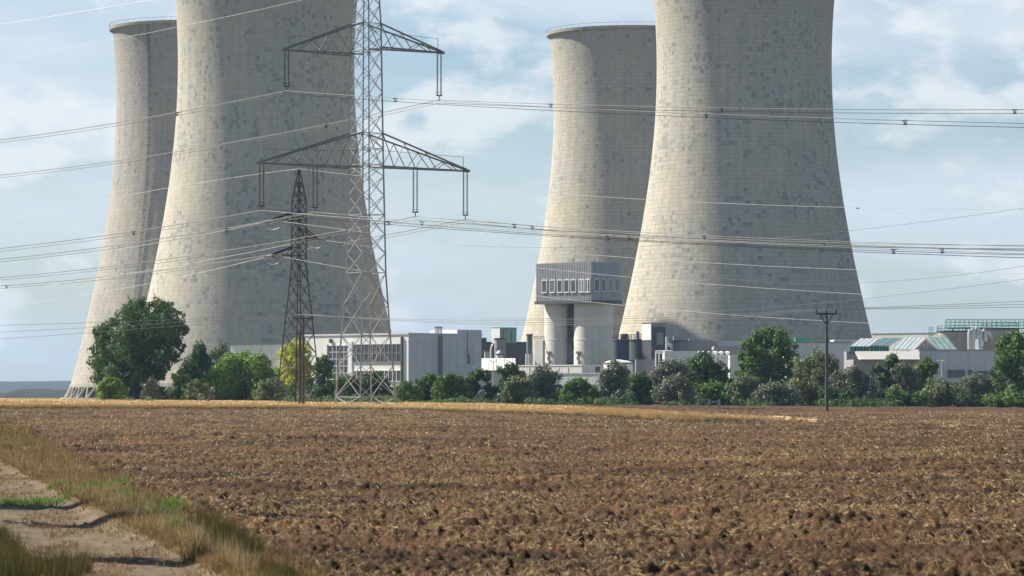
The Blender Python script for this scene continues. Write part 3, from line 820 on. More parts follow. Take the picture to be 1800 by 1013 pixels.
hz = {pys.index(p) - 1 for p in (698, 590, 480, 290, 262, 235, 90, 42, -20) if p in pys}
hz.add([i for i, p in enumerate(pys) if abs(p - 378) < 1][0] - 1)
bodies(main, PCX, PY, lv, TH + math.pi / 4, M['galv'], 0.18, 0.085, hz)
b = MB(); b.box(PCX - 0.3, PCX + 0.3, PY - 0.3, PY + 0.3, zz(-64), zz(-67)); b.build('peak_cap', M['galv'], main)
for k in range(4):
    a = TH + math.pi / 4 + k * math.pi / 2
    x, y = PCX + ROUT(712) * math.cos(a), PY + ROUT(712) * math.sin(a)
    b = MB(); g = Tz(x, y); b.lathe((x, y), [(0.55, g - 0.4), (0.5, g + 0.35), (0.35, g + 0.45)], 12); b.build('footing', M['concrete'], main)
HS = lambda py: ROUT(py) / math.sqrt(2)
def arm(root, c, e, q, Lt, zb, ztop, hsb, hst, n, m, wc, wb, rail=True):
    """a pointed arm: two bottom chords, two top chords, webs"""
    c = Vector(c); sgn = 1 if Lt > 0 else -1
    tip = lambda s: c + e * Lt + q * (0.18 * s) + Vector((0, 0, zb))
    rb = lambda s: c + e * (hsb * sgn) + q * (hsb * s) + Vector((0, 0, zb))
    rt = lambda s: c + e * (hst * sgn) + q * (hst * s) + Vector((0, 0, ztop))
    for s in (-1, 1):
        bar(root, 'arm_chord', rb(s), tip(s), wc, m)
        bar(root, 'arm_chord', rt(s), tip(s) + Vector((0, 0, 0.15)), wc, m)
        for k in range(n):
            f0 = k / n; f1 = (k + 1) / n
            if k % 2 == 0:
                bar(root, 'arm_brace', rt(s).lerp(tip(s), f0), rb(s).lerp(tip(s), f1), wb, m)
            else:
                bar(root, 'arm_brace', rb(s).lerp(tip(s), f0), rt(s).lerp(tip(s), f1), wb, m)
            bar(root, 'arm_brace', rb(-s).lerp(tip(-s), f0), rb(s).lerp(tip(s), f1), wb * 0.8, m)
            if s == 1 and k:
                bar(root, 'arm_brace', rb(-1).lerp(tip(-1), f0), rb(1).lerp(tip(1), f0), wb * 0.8, m)
    if rail:
        tp = c + e * Lt + Vector((0, 0, zb)); top = tp - e * (0.5 * sgn) + Vector((0, 0, 1.75))
        bar(root, 'marker_post', tp - e * (0.5 * sgn), top, 0.07, m)
        bar(root, 'safety_line', top, c + e * (hst * sgn) + Vector((0, 0, zb + 1.75 + 0.3)), 0.05, m)
        b = MB(); b.box(tp.x - 0.45, tp.x + 0.45, tp.y - 0.3, tp.y + 0.3, zb - 0.16, zb + 0.16); b.build('tip_plate', m, root)
ARMS = {}
for key, (pl, yl, pr, yr, ytop) in {'upper': (501, 88, 775, 93, 42), 'lower': (457, 287, 820, 301, 235)}.items():
    for px, py in ((pl, yl), (pr, yr)):
        ap = arm_point(px, py)
        pyb = 290 if key == 'lower' else 90
        arm(main, (PCX, PY, 0), E, Q, t_of_px(px), ap.z, zz(ytop), HS(pyb), HS(ytop), 6 if key == 'upper' else 8, M['galv_arm_shade'], 0.18, 0.085)
# insulator strings
def insulator_mesh(L_, n):
    b = MB(); prof = []
    step = L_ / n
    for i in range(n):
        z = -i * step
        prof += [(0.045, z), (0.05, z - step * 0.35), (0.15, z - step * 0.6), (0.14, z - step * 0.75), (0.045, z - step * 0.85)]
    b.lathe((0, 0), prof[::-1], 8)
    me = bpy.data.meshes.new('insulator'); me.from_pydata(b.v, [], b.f); me.update(); me.materials.append(M['insul'])
    return me
INS = insulator_mesh(5.0, 24)
PHASE = []
for i, (px, yt, yb) in enumerate(((504, 89, 160), (772, 94, 176), (460, 288, 370), (554, 292, 373), (730, 299, 381), (818, 303, 386))):
    top = arm_point(px, yt); bot = arm_point(px, yb)
    Lh = top.z - bot.z - 0.6
    for s in (-1, 1):
        o = bpy.data.objects.new('insulator_string', INS); COL.objects.link(o); o.parent = main; ORG[o] = ORG[main]
        o.location = top + E * (0.28 * s) - Vector((0, 0, 0.2)) - ORG[main]; o.scale = (1, 1, (Lh - 0.2) / 5.0)
        b = MB(); p = top + E * (0.28 * s); b.tube([p, p - Vector((0, 0, 0.25))], 0.06, 6)
        for dz in (0.35, 0.0):
            zc = bot.z + 0.55 + dz
            b.tube([p + E * (-0.28) + Vector((0, 0, zc - p.z)), p + E * 0.28 + Vector((0, 0, zc - p.z))], 0.03, 5)
        b.build('arcing_horn', M['darksteel'], main)
    b = MB(); p = bot + Vector((0, 0, 0.55))
    b.tube([p - E * 0.35, p + E * 0.35], 0.08, 6); b.tube([p, p - Vector((0, 0, 0.6))], 0.07, 6)
    b.tube([bot - Q * 0.4, bot + Q * 0.4], 0.06, 6)
    b.build('conductor_clamp', M['darksteel'], main)
    PHASE.append(bot)

# ------------------------------------------------------------------ conductors
def plan_s(A, d, px):
    u = (px - 900) / F
    return (u * A.y - A.x) / (d.x - u * d.y)
def wire_curve(A, d, targets, pxend, nseg=48):
    """curve hanging from A in plan direction d, through photo pixels in TARGETS"""
    pts = [(0.0, A.z)]
    for px, py in targets:
        s = plan_s(A, d, px); pts.append((s, P(px, py, A.y + d.y * s).z))
    if len(pts) == 2:
        s1, z1 = pts[1]; b_ = 0.00030; a_ = (z1 - A.z - b_ * s1 * s1) / s1; co = [b_, a_, A.z]
    else:
        co = np.polyfit([p[0] for p in pts], [p[1] for p in pts], 2)
    se = plan_s(A, d, pxend)
    return [Vector((A.x + d.x * s, A.y + d.y * s, float(np.polyval(co, s)))) for s in np.linspace(0, se, nseg)]
DL = Vector((-0.6018, 0.7986, 0)); DR = Vector((0.6018, -0.7986, 0))
names = [('phase conductor bundle hung from the left tip of the upper arm of the tall pylon', (0, 246), (1800, 217), (1000, 190)),
         ('phase conductor bundle hung from the right tip of the upper arm of the tall pylon', (0, 308), (1800, 193), (1330, 191)),
         ('phase conductor bundle hung from the left tip of the lower arm of the tall pylon', (0, 437), (1800, 446), (1200, 422)),
         ('conductors hung midway on the left half of the lower arm of the tall pylon', (0, 456), (1800, 441), (1200, 420)),
         ('conductors hung midway on the right half of the lower arm of the tall pylon', (0, 488), (1800, 433), (1250, 415)),
         ('phase conductor bundle hung from the right tip of the lower arm of the tall pylon', (0, 503), (1800, 431), (1250, 419))]
for (lab, lt, rt_, rm), A in zip(names, PHASE):
    root = thing('conductor_bundle', lab, 'power line', A, 'phase conductors of the tall pylon')
    Lc = wire_curve(A, DL, [lt], -420); Rc = wire_curve(A, DR, [rm, rt_], 2250)
    full = Lc[::-1] + Rc[1:]
    tri = [(0.22, 0.0), (-0.22, 0.0), (0.0, -0.38)]
    for (o1, o2) in tri:
        b = MB(); b.tube([p + E * o1 + Vector((0, 0, o2)) for p in full], 0.028, 5)
        b.build('conductor', M['wire_dark'], root)
    for c_, k0 in ((Lc, 9), (Lc, 30), (Rc, 7), (Rc, 22), (Rc, 36)):
        p = c_[(k0 + random.randint(-3, 3))]
        b = MB(); w3 = [p + E * o1 + Vector((0, 0, o2)) for o1, o2 in tri]
        for k in range(3): b.tube([w3[k], w3[(k + 1) % 3]], 0.05, 5)
        for q_ in w3: b.tube([q_ - Q * 0.25, q_ + Q * 0.25], 0.07, 6)
        b.build('spacer', M['darksteel'], root)
def single(name, lab, A, sides, m, r, cat='power line', grp=None):
    full = []
    for d, tg, pe in sides:
        c_ = wire_curve(A, d, tg, pe)
        full = (c_[::-1] + full[1:]) if not full else (full + c_[1:])
    b = MB(); b.tube([p for p in full], r, 5)
    o = b.build(name, m, None, org=tuple(A))
    return tag(o, lab, cat, grp)
pk = Vector((PCX, PY, zz(-22)))
single('earth_wire', 'earth wire leaving the top of the tall pylon across the near tower', pk - E * 1.3,
       [(DL, [(530, 0), (0, 103)], -420), (DR, [(1800, -60)], 2200)], M['wire_new'], 0.019)
single('earth_wire', 'upper earth wire in the top left corner of the sky', Vector((PCX, PY, zz(-66))),
       [(DL, [(265, 0), (0, 43)], -420), (DR, [(1800, -110)], 2200)], M['wire'], 0.024)

# ------------------------------------------------------------------ dark pylon behind
SY = 455.0
SCX = PX(525.3, SY)
sp = thing('lattice_pylon', 'small dark lattice pylon behind the poles, left of the tall pylon', 'pylon', (SCX, SY, Tz(SCX, SY)))
zs_ = lambda py: P(525, py, SY).z
rs = lambda py: float(np.interp(py, [298, 352, 468, 553, 712], [0.8, 12.6, 13, 23, 41])) * SY / F
pys2 = [712, 664, 622, 586, 553, 524, 498, 468, 449, 434, 419, 403, 387, 373, 352, 334, 318, 298]
lv = [(zs_(p), rs(p), p in (468, 352)) for p in pys2]
lv[0] = (Tz(SCX, SY) - 0.3, rs(712), False)
phi2 = R(-4)
bodies(sp, SCX, SY, lv, phi2, M['darksteel'], 0.14, 0.075, {pys2.index(p) - 1 for p in (468, 449, 419, 403, 387, 373, 352, 586)})
for k in range(4):
    a = phi2 + k * math.pi / 2
    x, y = SCX + rs(712) * math.cos(a), SY + rs(712) * math.sin(a)
    b = MB(); g = Tz(x, y); b.lathe((x, y), [(0.45, g - 0.4), (0.4, g + 0.3)], 12); b.build('footing', M['concrete'], sp)
e2 = Vector((math.cos(phi2 + math.pi / 4), math.sin(phi2 + math.pi / 4), 0)); q2 = Vector((-e2.y, e2.x, 0))
TIP = []
for sgn, L_, yb, yt in ((-1, 4.3, 389, 373), (1, 2.9, 419, 403), (-1, 4.3, 450, 434)):
    hs = rs(yb) / math.sqrt(2)
    arm(sp, (SCX, SY, 0), e2, q2, sgn * L_, zs_(yb), zs_(yt), hs, hs, 3, M['darksteel'], 0.13, 0.08, rail=False)
    tip = Vector((SCX, SY, 0)) + e2 * (sgn * L_) + Vector((0, 0, zs_(yb)))
    TIP.append(tip)
    d2 = Vector((-0.86, 0.5, 0)).normalized()
    for s in (-1, 1):
        b = MB(); b.tube([tip, tip + d2 * (1.5 * s) - Vector((0, 0, 0.15))], 0.10, 6); b.build('insulator_string', M['insul'], sp)
    b = MB(); b.tube([tip + d2 * 1.5 - Vector((0, 0, 0.15))] + [tip + d2 * (1.5 * math.cos(t)) - Vector((0, 0, 0.15 + 1.1 * math.sin(t))) for t in np.linspace(0.3, 2.84, 9)] + [tip - d2 * 1.5 - Vector((0, 0, 0.15))], 0.03, 5)
    b.build('jumper_loop', M['wire'], sp)
dl2 = Vector((-0.86, 0.5, 0)).normalized(); dr2 = -dl2
g2 = 'bright single wires of the small dark pylon'
single('wire', 'bright wire from the peak of the small dark pylon', Vector((SCX, SY, zs_(297))), [(dl2, [(190, 350), (0, 392)], -300), (dr2, [(1040, 345), (1800, 368)], 2100)], M['wire_new'], 0.024, 'power line', g2)
single('wire', 'bright wire from the topmost arm of the small dark pylon', TIP[0], [(dl2, [(270, 428), (0, 464)], -300), (dr2, [(1130, 455), (1800, 481)], 2100)], M['wire_new'], 0.024, 'power line', g2)
single('wire', 'bright wire from the middle arm of the small dark pylon', TIP[1], [(dl2, [(270, 474), (0, 512)], -300), (dr2, [(1100, 487), (1800, 529)], 2100)], M['wire_new'], 0.024, 'power line', g2)
single('wire', 'bright wire from the lowest arm of the small dark pylon', TIP[2], [(dl2, [(190, 512), (0, 540)], -300), (dr2, [(1095, 537), (1480, 566)], 2100)], M['wire_new'], 0.024, 'power line', g2)

# ------------------------------------------------------------------ wooden and concrete poles
def tpole(label, px, ytop, yb, Y, armw, wd, m, two=None):
    X = PX(px, Y); g = Tz(X, Y)
    root = thing('power_pole', label, 'power pole', (X, Y, g))
    zt = P(px, ytop + 16, Y).z; za = P(px, ytop + 5, Y).z
    k = Y / F
    b = MB(); b.tube([(X, Y, g - 0.3), (X, Y, zt), (X, Y, za - 0.1)], [wd * k * 0.5, wd * k * 0.42, wd * k * 0.3], 10); b.build('pole', m, root, smooth_=True)
    if two:
        x2 = X + two * k
        b = MB(); b.tube([(x2, Y + 0.3, g - 0.3), (x2, Y + 0.3, zt - 1.0)], [wd * k * 0.4, wd * k * 0.3], 10); b.build('prop', m, root, smooth_=True)
    aw = armw * k / 2
    b = MB(); b.box(X - aw, X + aw, Y - 0.09, Y + 0.09, za - 0.08, za + 0.08); b.build('crossarm', M['darksteel'], root)
    for s in (-1, 1):
        b = MB(); b.tube([(X + s * aw * 0.6, Y, za - 0.05), (X + s * wd * k * 0.2, Y, za - 1.1)], 0.06, 6); b.build('arm_strut', M['darksteel'], root)
    tips = []
    for s in (-1, 0, 1):
        x = X + s * aw * 0.93
        b = MB(); b.lathe((x, Y), [(0.05, za + 0.08), (0.09, za + 0.16), (0.05, za + 0.24), (0.10, za + 0.32), (0.05, za + 0.42), (0.03, za + 0.5)], 8); b.build('insulator', M['insul'], root)
        tips.append(Vector((x, Y, za + 0.47)))
    return root, tips
_, tA = tpole('slender power pole with a dark crossarm standing alone before the silvery shrubs', 1453, 547, 716, 352, 37, 6, M['pole_conc'])
_, tB = tpole('dark double power pole with a short crossarm before the yellowing tree', 533, 555, 706, 400, 36, 5, M['wood'], two=-6.5)
b = MB()
for k in range(3):
    tA_, tB_ = tA[k], tB[k]
    pts = []
    for t in np.linspace(0, 1, 40):
        p = tB_.lerp(tA_, t); p.z -= 4 * (0.9 + 0.25 * k) * t * (1 - t); pts.append(p)
    d = (tB_ - tA_).normalized()
    ext = wire_curve(tB_, Vector((-0.97, 0.24, 0)), [(0, 572 + 12 * k)], -300, 16)
    ext2 = wire_curve(tA_, Vector((0.93, -0.36, 0)), [(1800, 530 + 5 * k)], 2100, 16)
    b = MB(); b.tube(ext[::-1] + pts[1:] + ext2[1:], 0.02, 4)
    o = b.build('wire', M['wire_dark'], None, org=tuple(tA_))
    tag(o, ('front', 'middle', 'rear')[k] + ' thin low wire strung between the power pole and the double pole', 'power line', 'low wires on the poles')
for k, (a, bb, nm) in enumerate((((1343, 420), (1800, 366), 'uppermost'), ((1520, 497), (1800, 468), 'second highest'), ((1300, 545), (1800, 491), 'third highest'))):
    Y = 480
    p0, p1 = P(*a, Y), P(*bb, Y - 60)
    pts = []
    for t in np.linspace(-1.2 if k else -1.6, 1.8, 40):
        p = p0.lerp(p1, t); p.z += 1.2 * (t - 0) * (t - 1); pts.append(p)
    b = MB(); b.tube(pts, 0.02, 4); o = b.build('wire', M['wire_dark'], None, org=tuple(p0))
    tag(o, nm + ' of the thin dark wires climbing out of frame beside the patched tower', 'power line', 'thin wires rising at the edge')

# ------------------------------------------------------------------ plant buildings
class Bld:
    """box building seen on its corner: corner px, left end px, right end px at roof height"""
    def __init__(s, xc, yt, xl, xr, Y, a, zbase=0.0, ytl=None):
        s.a = R(a); s.C = Vector((PX(xc, Y), Y, 0)); s.zt = P(xc, yt, Y).z; s.z0 = zbase
        ul, ur = (xl - 900) / F, (xr - 900) / F
        s.dl = Vector((-math.cos(s.a), math.sin(s.a), 0)); s.dr = Vector((math.sin(s.a), math.cos(s.a), 0))
        s.L = (s.C.x - ul * Y) / (math.cos(s.a) + ul * math.sin(s.a))
        s.W = (ur * Y - s.C.x) / (math.sin(s.a) - ur * math.cos(s.a))
        s.nl = Vector((-math.sin(s.a), -math.cos(s.a), 0)); s.nr = Vector((math.cos(s.a), -math.sin(s.a), 0))
    def side(s, w): return (s.dl, s.nl, s.L) if w == 'l' else (s.dr, s.nr, s.W)
    def s_of(s, w, px):
        d, _, _ = s.side(w); u = (px - 900) / F
        return (u * s.C.y - s.C.x) / (d.x - u * d.y)
    def z_of(s, w, sv, px, py):
        d, _, _ = s.side(w); return P(px, py, s.C.y + d.y * sv).z
    def slab(s, b, w, s0, s1, z0, z1, o0, o1):
        d, n, _ = s.side(w)
        if w == 'l': s0, s1 = s1, s0
        f = lambda sv, ov, z: tuple(s.C + d * sv + n * ov + Vector((0, 0, z)))
        b.hexa([f(s0, o1, z0), f(s1, o1, z0), f(s1, o0, z0), f(s0, o0, z0), f(s0, o1, z1), f(s1, o1, z1), f(s1, o0, z1), f(s0, o0, z1)])
        return b
    def pslab(s, b, w, x0, x1, y0, y1, o0, o1):
        """slab on a wall given by photo pixels"""
        sa, sb = s.s_of(w, x0), s.s_of(w, x1); lo, hi = min(sa, sb), max(sa, sb)
        xm = (x0 + x1) / 2; sm = (lo + hi) / 2
        return s.slab(b, w, lo, hi, s.z_of(w, sm, xm, y1), s.z_of(w, sm, xm, y0), o0, o1)
    def body(s, inset=0.0, z0=None, z1=None):
        z0 = s.z0 if z0 is None else z0; z1 = s.zt if z1 is None else z1
        i = inset; c = s.C
        p = [c + s.dl * i + s.dr * i, c + s.dr * (s.W - i) + s.dl * i, c + s.dr * (s.W - i) + s.dl * (s.L - i), c + s.dl * (s.L - i) + s.dr * i]
        b = MB(); b.hexa([(q.x, q.y, z0) for q in p] + [(q.x, q.y, z1) for q in p]); return b
    def parapet(s, root, m, h=0.35, over=0.12):
        b = s.body(-over, s.zt, s.zt + h); return b.build('roof', m, root)
def window(B, root, w, x0, x1, y0, y1, nv=2, nh=1, fm='frame', gm='glass', off=0.0, fw=0.12):
    """frame with bars, pane as its sub-part, set proud of the wall by a few centimetres"""
    sa, sb = B.s_of(w, x0), B.s_of(w, x1); lo, hi = min(sa, sb), max(sa, sb)
    xm = (x0 + x1) / 2; sm = (lo + hi) / 2
    z0, z1 = B.z_of(w, sm, xm, y1), B.z_of(w, sm, xm, y0)
    b = MB()
    B.slab(b, w, lo, hi, z1 - fw, z1, 0.0, 0.14 + off); B.slab(b, w, lo, hi, z0, z0 + fw, 0.0, 0.2 + off)
    for k in range(nv + 1):
        s_ = lo + (hi - lo) * k / nv
        a0 = max(lo, s_ - fw / 2); a1 = min(hi, s_ + fw / 2)
        B.slab(b, w, a0, a1, z0 + fw, z1 - fw, 0.0, 0.13 + off)
    for k in range(1, nh):
        zc = z0 + (z1 - z0) * k / nh
        for j in range(nv):
            B.slab(b, w, lo + (hi - lo) * j / nv + fw / 2, lo + (hi - lo) * (j + 1) / nv - fw / 2, zc - fw / 2, zc + fw / 2, 0.0, 0.12 + off)
    f = b.build('window', M[fm], root)
    p = MB(); B.slab(p, w, lo + 0.02, hi - 0.02, z0 + 0.02, z1 - 0.02, -0.05, 0.05 + off); p.build('pane', M[gm], f)
    return f

# --- white factory hall
HY = 600
B = Bld(718, 588, 537, 846, HY, 44)
hall = thing('factory_hall', 'white factory hall with tall dark window bands, behind the tall pylon', 'factory', tuple(B.C))
B.body(0, -0.5).build('wall', M['white'], hall)
b = B.body(-0.15, B.zt, B.zt + 0.28); b.build('roof', M['greywall'], hall)
# side wall panels and fascia, shade put into their greyer colour; thin joints between
for i in range(9):
    b = MB(); s0 = B.W * i / 9 + 0.03; s1 = B.W * (i + 1) / 9 - 0.03
    B.slab(b, 'r', s0, s1, 0.0, B.zt - 0.9, 0.005, 0.06); b.build('wall_panel', M['greywall'], hall)
b = MB(); B.slab(b, 'r', 0.0, B.W, B.zt - 0.85, B.zt - 0.03, 0.005, 0.09); b.build('fascia_panel', M['greywall'], hall)
# raised end of the hall
sa = B.s_of('r', 804)
b = MB(); p = [B.C + B.dr * sa, B.C + B.dr * (B.W + 0.1), B.C + B.dr * (B.W + 0.1) + B.dl * 7, B.C + B.dr * sa + B.dl * 7]
b.hexa([(q.x, q.y, B.zt + 0.3) for q in p] + [(q.x, q.y, B.zt + 1.0) for q in p]); b.build('raised_roof', M['greywall'], hall)
window(B, hall, 'l', 621, 705, 605, 637, nv=12, nh=2, fm='midgrey')
window(B, hall, 'l', 579, 612, 607, 668, nv=5, nh=5, fm='greywall')
window(B, hall, 'l', 621, 705, 651, 671, nv=12, nh=1, fm='frame')
b = MB(); B.pslab(b, 'l', 706, 708.5, 592, 690, 0.02, 0.3); b.build('downpipe', M['darkgrey'], hall)
b = MB(); B.pslab(b, 'l', 576, 577.5, 606, 690, 0.02, 0.25); b.build('downpipe', M['midgrey'], hall)
b = MB(); B.pslab(b, 'l', 581, 584, 596, 603, 0.02, 0.4); b.build('wall_lamp', M['darkgrey'], hall)
for x0, x1 in ((613.5, 619.5), (537.5, 541)):
    b = MB(); B.pslab(b, 'l', x0, x1, 600, 690, 0.0, 0.18); b.build('pilaster', M['white'], hall)
b = MB(); B.pslab(b, 'r', 770, 774.5, 589, 668, 0.07, 0.5); lad = b.build('ladder_shaft', M['midgrey'], hall)
for k in range(14):
    y = 592 + k * 5.3
    b = MB(); B.pslab(b, 'r', 770.4, 774.1, y, y + 1.0, 0.5, 0.6); b.build('rung', M['darkgrey'], lad)
b = MB()
for x in (766, 768.5, 771, 773.5, 776):
    B.pslab(b, 'r', x, x + 0.8, 575, 587, -0.1, 0.02)
B.pslab(b, 'r', 765, 777.5, 574.5, 576, -0.12, 0.04); b.build('ladder_cage', M['darkgrey'], hall)
b = MB(); B.pslab(b, 'r', 822.5, 825.5, 622, 640, 0.07, 0.2); b.build('vent', M['midgrey'], hall)
b = MB(); B.pslab(b, 'r', 820.5, 821.7, 583, 640, 0.07, 0.16); b.build('downpipe', M['midgrey'], hall)
# low wing to the left
B = Bld(540, 606, 405, 552, HY + 38, 30)
wing = thing('factory_wing', 'low white wing with a thin roof edge, seen above the light green bush', 'factory', tuple(B.C))
B.body(0, -0.5).build('wall', M['white'], wing); B.parapet(wing, M['midgrey'], 0.22, 0.15)
for k in range(6):
    x = 425 + k * 17
    b = MB(); B.pslab(b, 'l', x, x + 0.9, 613, 660, 0.0, 0.08); b.build('wall_joint', M['greywall'], wing)

# --- twin silo building
SB_Y = 800
B = Bld(1040, 464, 942, 1091, SB_Y, 46)
silo = thing('silo_building', 'tall building of two pale silos carrying a ribbed grey cabin with windows', 'silo building', tuple(B.C))
zb = P(1040, 530, SB_Y).z
def corrugated(B, w, z0, z1, out, pitch, depth, m, root, name='ribbed_wall'):
    d, n, Lw = B.side(w); b = MB(); k = int(Lw / pitch)
    vs = []
    for i in range(k * 4 + 1):
        s = Lw * i / (k * 4); ph = i % 4
        o_ = out + (depth if ph in (1, 2) else 0)
        if ph in (1,): s -= pitch * 0.12
        if ph in (2,): s += pitch * 0.12
        p = B.C + d * s + n * o_
        vs += [(p.x, p.y, z0), (p.x, p.y, z1)]
    fs = [(2 * i, 2 * i + 2, 2 * i + 3, 2 * i + 1) if w == 'r' else (2 * i, 2 * i + 1, 2 * i + 3, 2 * i + 2) for i in range(k * 4)]
    b.add(vs, fs); return b.build(name, m, root)
B.body(0.05, zb + 0.3, B.zt).build('cabin', M['midgrey'], silo)
corrugated(B, 'l', zb + 0.35, B.zt + 0.5, 0.0, 0.55, 0.14, M['rib'], silo)
corrugated(B, 'r', zb + 0.35, B.zt + 0.5, 0.0, 0.55, 0.14, M['rib_shade'], silo)
b = B.body(-0.25, zb - 0.35, zb + 0.33); b.build('floor_slab', M['darkgrey'], silo)
b = B.body(-0.1, B.zt, B.zt + 0.15); b.build('roof', M['midgrey'], silo)
for i, x in enumerate((954, 968, 981, 993, 1005, 1019, 1030)):
    window(B, silo, 'l', x, x + 8.6, 492 - 0.35 * i * 0.6, 515.5 - 0.15 * i, nv=2 if i > 4 else 1, nh=1, gm='glass2' if i in (1, 5) else 'glass', fw=0.24, off=0.2)
for x, x2, g in ((1043.5, 1051.5, 'glass'), (1056, 1063, 'glass'), (1067, 1076, 'glass2'), (1078, 1087, 'glass2')):
    window(B, silo, 'r', x, x2, 490, 513, nv=1, nh=1, fm='frame', gm=g, fw=0.16, off=0.2)
b = MB(); b.tube([(B.C.x + B.dl.x * 6, B.C.y + B.dl.y * 6, B.zt), (B.C.x + B.dl.x * 6, B.C.y + B.dl.y * 6, B.zt + 1.4)], 0.08, 6); b.build('vent_pipe', M['darkgrey'], silo)
b = MB(); q = B.C + B.dr * 5 + B.dl * 3; b.tube([(q.x, q.y, B.zt), (q.x, q.y, B.zt + 1.9)], 0.07, 6); b.tube([(q.x - 0.5, q.y, B.zt + 1.6), (q.x + 0.5, q.y, B.zt + 1.6)], 0.05, 6); b.build('antenna', M['white'], silo)
# silos under it
mid = B.C + B.dr * (B.W / 2)
rS = 34.2 * (SB_Y + 12) / F
axis0 = None
for i, (px, dd) in enumerate(((1043, 8.5), (991, 15.8))):
    Ys = SB_Y + dd
    X = PX(px, Ys)
    zbot = -0.5
    b = MB(); b.lathe((X, Ys), [(rS, zbot), (rS, zb - 0.36)], 64, True, True); sl = b.build('silo', M['silo'], silo, smooth_=True)
    for py in (560, 598):
        z = P(px, py, Ys).z
        b = MB(); b.lathe((X, Ys), [(rS + 0.004, z), (rS + 0.05, z + 0.03), (rS + 0.05, z + 0.16), (rS + 0.004, z + 0.19)], 64, False, False); b.build('band', M['greywall'], sl)
    # small dark hatch with a stain at the foot
    th = R(-90 - 50)
    z = P(px, 620, Ys).z
    x0, y0 = X + rS * math.cos(th), Ys + rS * math.sin(th)
    b = MB(); tn = Vector((-math.sin(th), math.cos(th), 0)); nn = Vector((math.cos(th), math.sin(th), 0)); c0 = Vector((x0, y0, z))
    def hb(u0, u1, w0, w1, o0=-0.2, o1=0.3):
        pts = [c0 + tn * u0 + nn * o1, c0 + tn * u1 + nn * o1, c0 + tn * u1 + nn * o0, c0 + tn * u0 + nn * o0]
        b.hexa([(p.x, p.y, z + w0) for p in pts] + [(p.x, p.y, z + w1) for p in pts])
    hb(-0.7, 0.7, -0.25, 0.25); hb(-0.2, 0.2, -3.0, -0.26, -0.1, 0.08); hb(-0.6, -0.3, -1.7, -1.0, -0.1, 0.1); hb(0.3, 0.6, -2.4, -1.9, -0.1, 0.1)
    b.build('hatch', M['dark_concrete'], sl)
# ladder between the silos
X1, Y1 = PX(1000, SB_Y + 9), SB_Y + 9.2
b = MB()
for off in (-0.45, 0.45): b.tube([(X1 + off, Y1, 0), (X1 + off, Y1, zb)], 0.09, 5)
for z in np.arange(0.5, zb, 0.7): b.tube([(X1 - 0.45, Y1, z), (X1 + 0.45, Y1, z)], 0.06, 4)
for z in np.arange(4, zb, 5.2): b.box(X1 - 0.9, X1 + 0.9, Y1 - 0.5, Y1 + 0.3, z, z + 0.2)
b.build('ladder', M['darkgrey'], silo)
b = MB(); b.box(PX(998, SB_Y + 10), PX(1009, SB_Y + 10), SB_Y + 10.2, SB_Y + 12.5, 0, zb - 0.4); b.build('gap_shade_box', M['darkgrey'], silo)  # added dark box, stands in for the shaded gap between the silos

def boxb(name, label, cat, xl, xr, yt, Y, m, depth=10, zb_=-0.3, roofm=None, yb=None, ang=0, group=None, xc=None, seams=0):
    """box building facing the camera (slightly turned when xc is given)"""
    root = thing(name, label, cat, (PX((xl + xr) / 2, Y), Y, max(zb_, 0)), group)
    if yb: zb_ = P((xl + xr) / 2, yb, Y).z
    if xc is not None:
        B = Bld(xc, yt, xl, xr, Y, ang or 40, zb_)
        B.body().build('wall', m, root)
        if roofm: B.parapet(root, roofm, 0.2, 0.1)
        return root, B
    x0, x1 = PX(xl, Y), PX(xr, Y); zt = P((xl + xr) / 2, yt, Y).z
    b = MB(); b.box(x0, x1, Y, Y + depth, zb_, zt); b.build('wall', m, root)
    for k in range(seams):
        x = x0 + (x1 - x0) * (k + 1) / (seams + 1)
        b = MB(); b.box(x - 0.06, x + 0.06, Y - 0.07, Y - 0.003, zb_, zt - 0.1); b.build('seam', m, root)
    if roofm:
        b = MB(); b.box(x0 - 0.15, x1 + 0.15, Y - 0.15, Y + depth + 0.15, zt, zt + 0.25); b.build('roof', roofm, root)
    return root, (x0, x1, zt)
def tank(name, label, cat, xl, xr, yt, Y, m, zb_=-0.3, roof=None, rail=None, hoops=2, group=None, dome=0.0, yb=None):
    xm = (xl + xr) / 2; X = PX(xm, Y); r = (xr - xl) / 2 * Y / F; zt = P(xm, yt, Y).z
    if yb: zb_ = P(xm, yb, Y).z
    root = thing(name, label, cat, (X, Y, max(0, zb_)), group)
    b = MB(); b.lathe((X, Y), [(r, zb_), (r, zt)], 40, True, dome == 0); b.build('shell', m, root, smooth_=True)
    if dome: b = MB(); b.lathe((X, Y), [(r, zt + 0.002), (r * 0.7, zt + dome * 0.6), (0.1, zt + dome)], 40, False, True); b.build('roof', roof or m, root, smooth_=True)
    for k in range(hoops):
        z = zb_ + (zt - zb_) * (k + 1) / (hoops + 1)
        b = MB(); b.lathe((X, Y), [(r + 0.003, z), (r + 0.09, z), (r + 0.09, z + 0.14), (r + 0.003, z + 0.14)], 40, False, False); b.build('hoop', m, root)
    b = MB(); b.lathe((X, Y), [(r + 0.004, zt - 0.25), (r + 0.13, zt - 0.25), (r + 0.13, zt + 0.05), (r - 0.1, zt + 0.05)], 40, False, False); b.build('top_rim', roof or M['darkgrey'], root)
    if rail:
        b = MB(); n = 20
        ring = [(X + r * math.cos(2 * math.pi * k / n), Y + r * math.sin(2 * math.pi * k / n)) for k in range(n)]
        for k in range(n):
            b.tube([(*ring[k], zt), (*ring[k], zt + 1.1)], 0.05, 4)
            for h in (0.55, 1.1): b.tube([(*ring[k], zt + h), (*ring[(k + 1) % n], zt + h)], 0.04, 4)
        b.build('railing', rail, root)
    return root
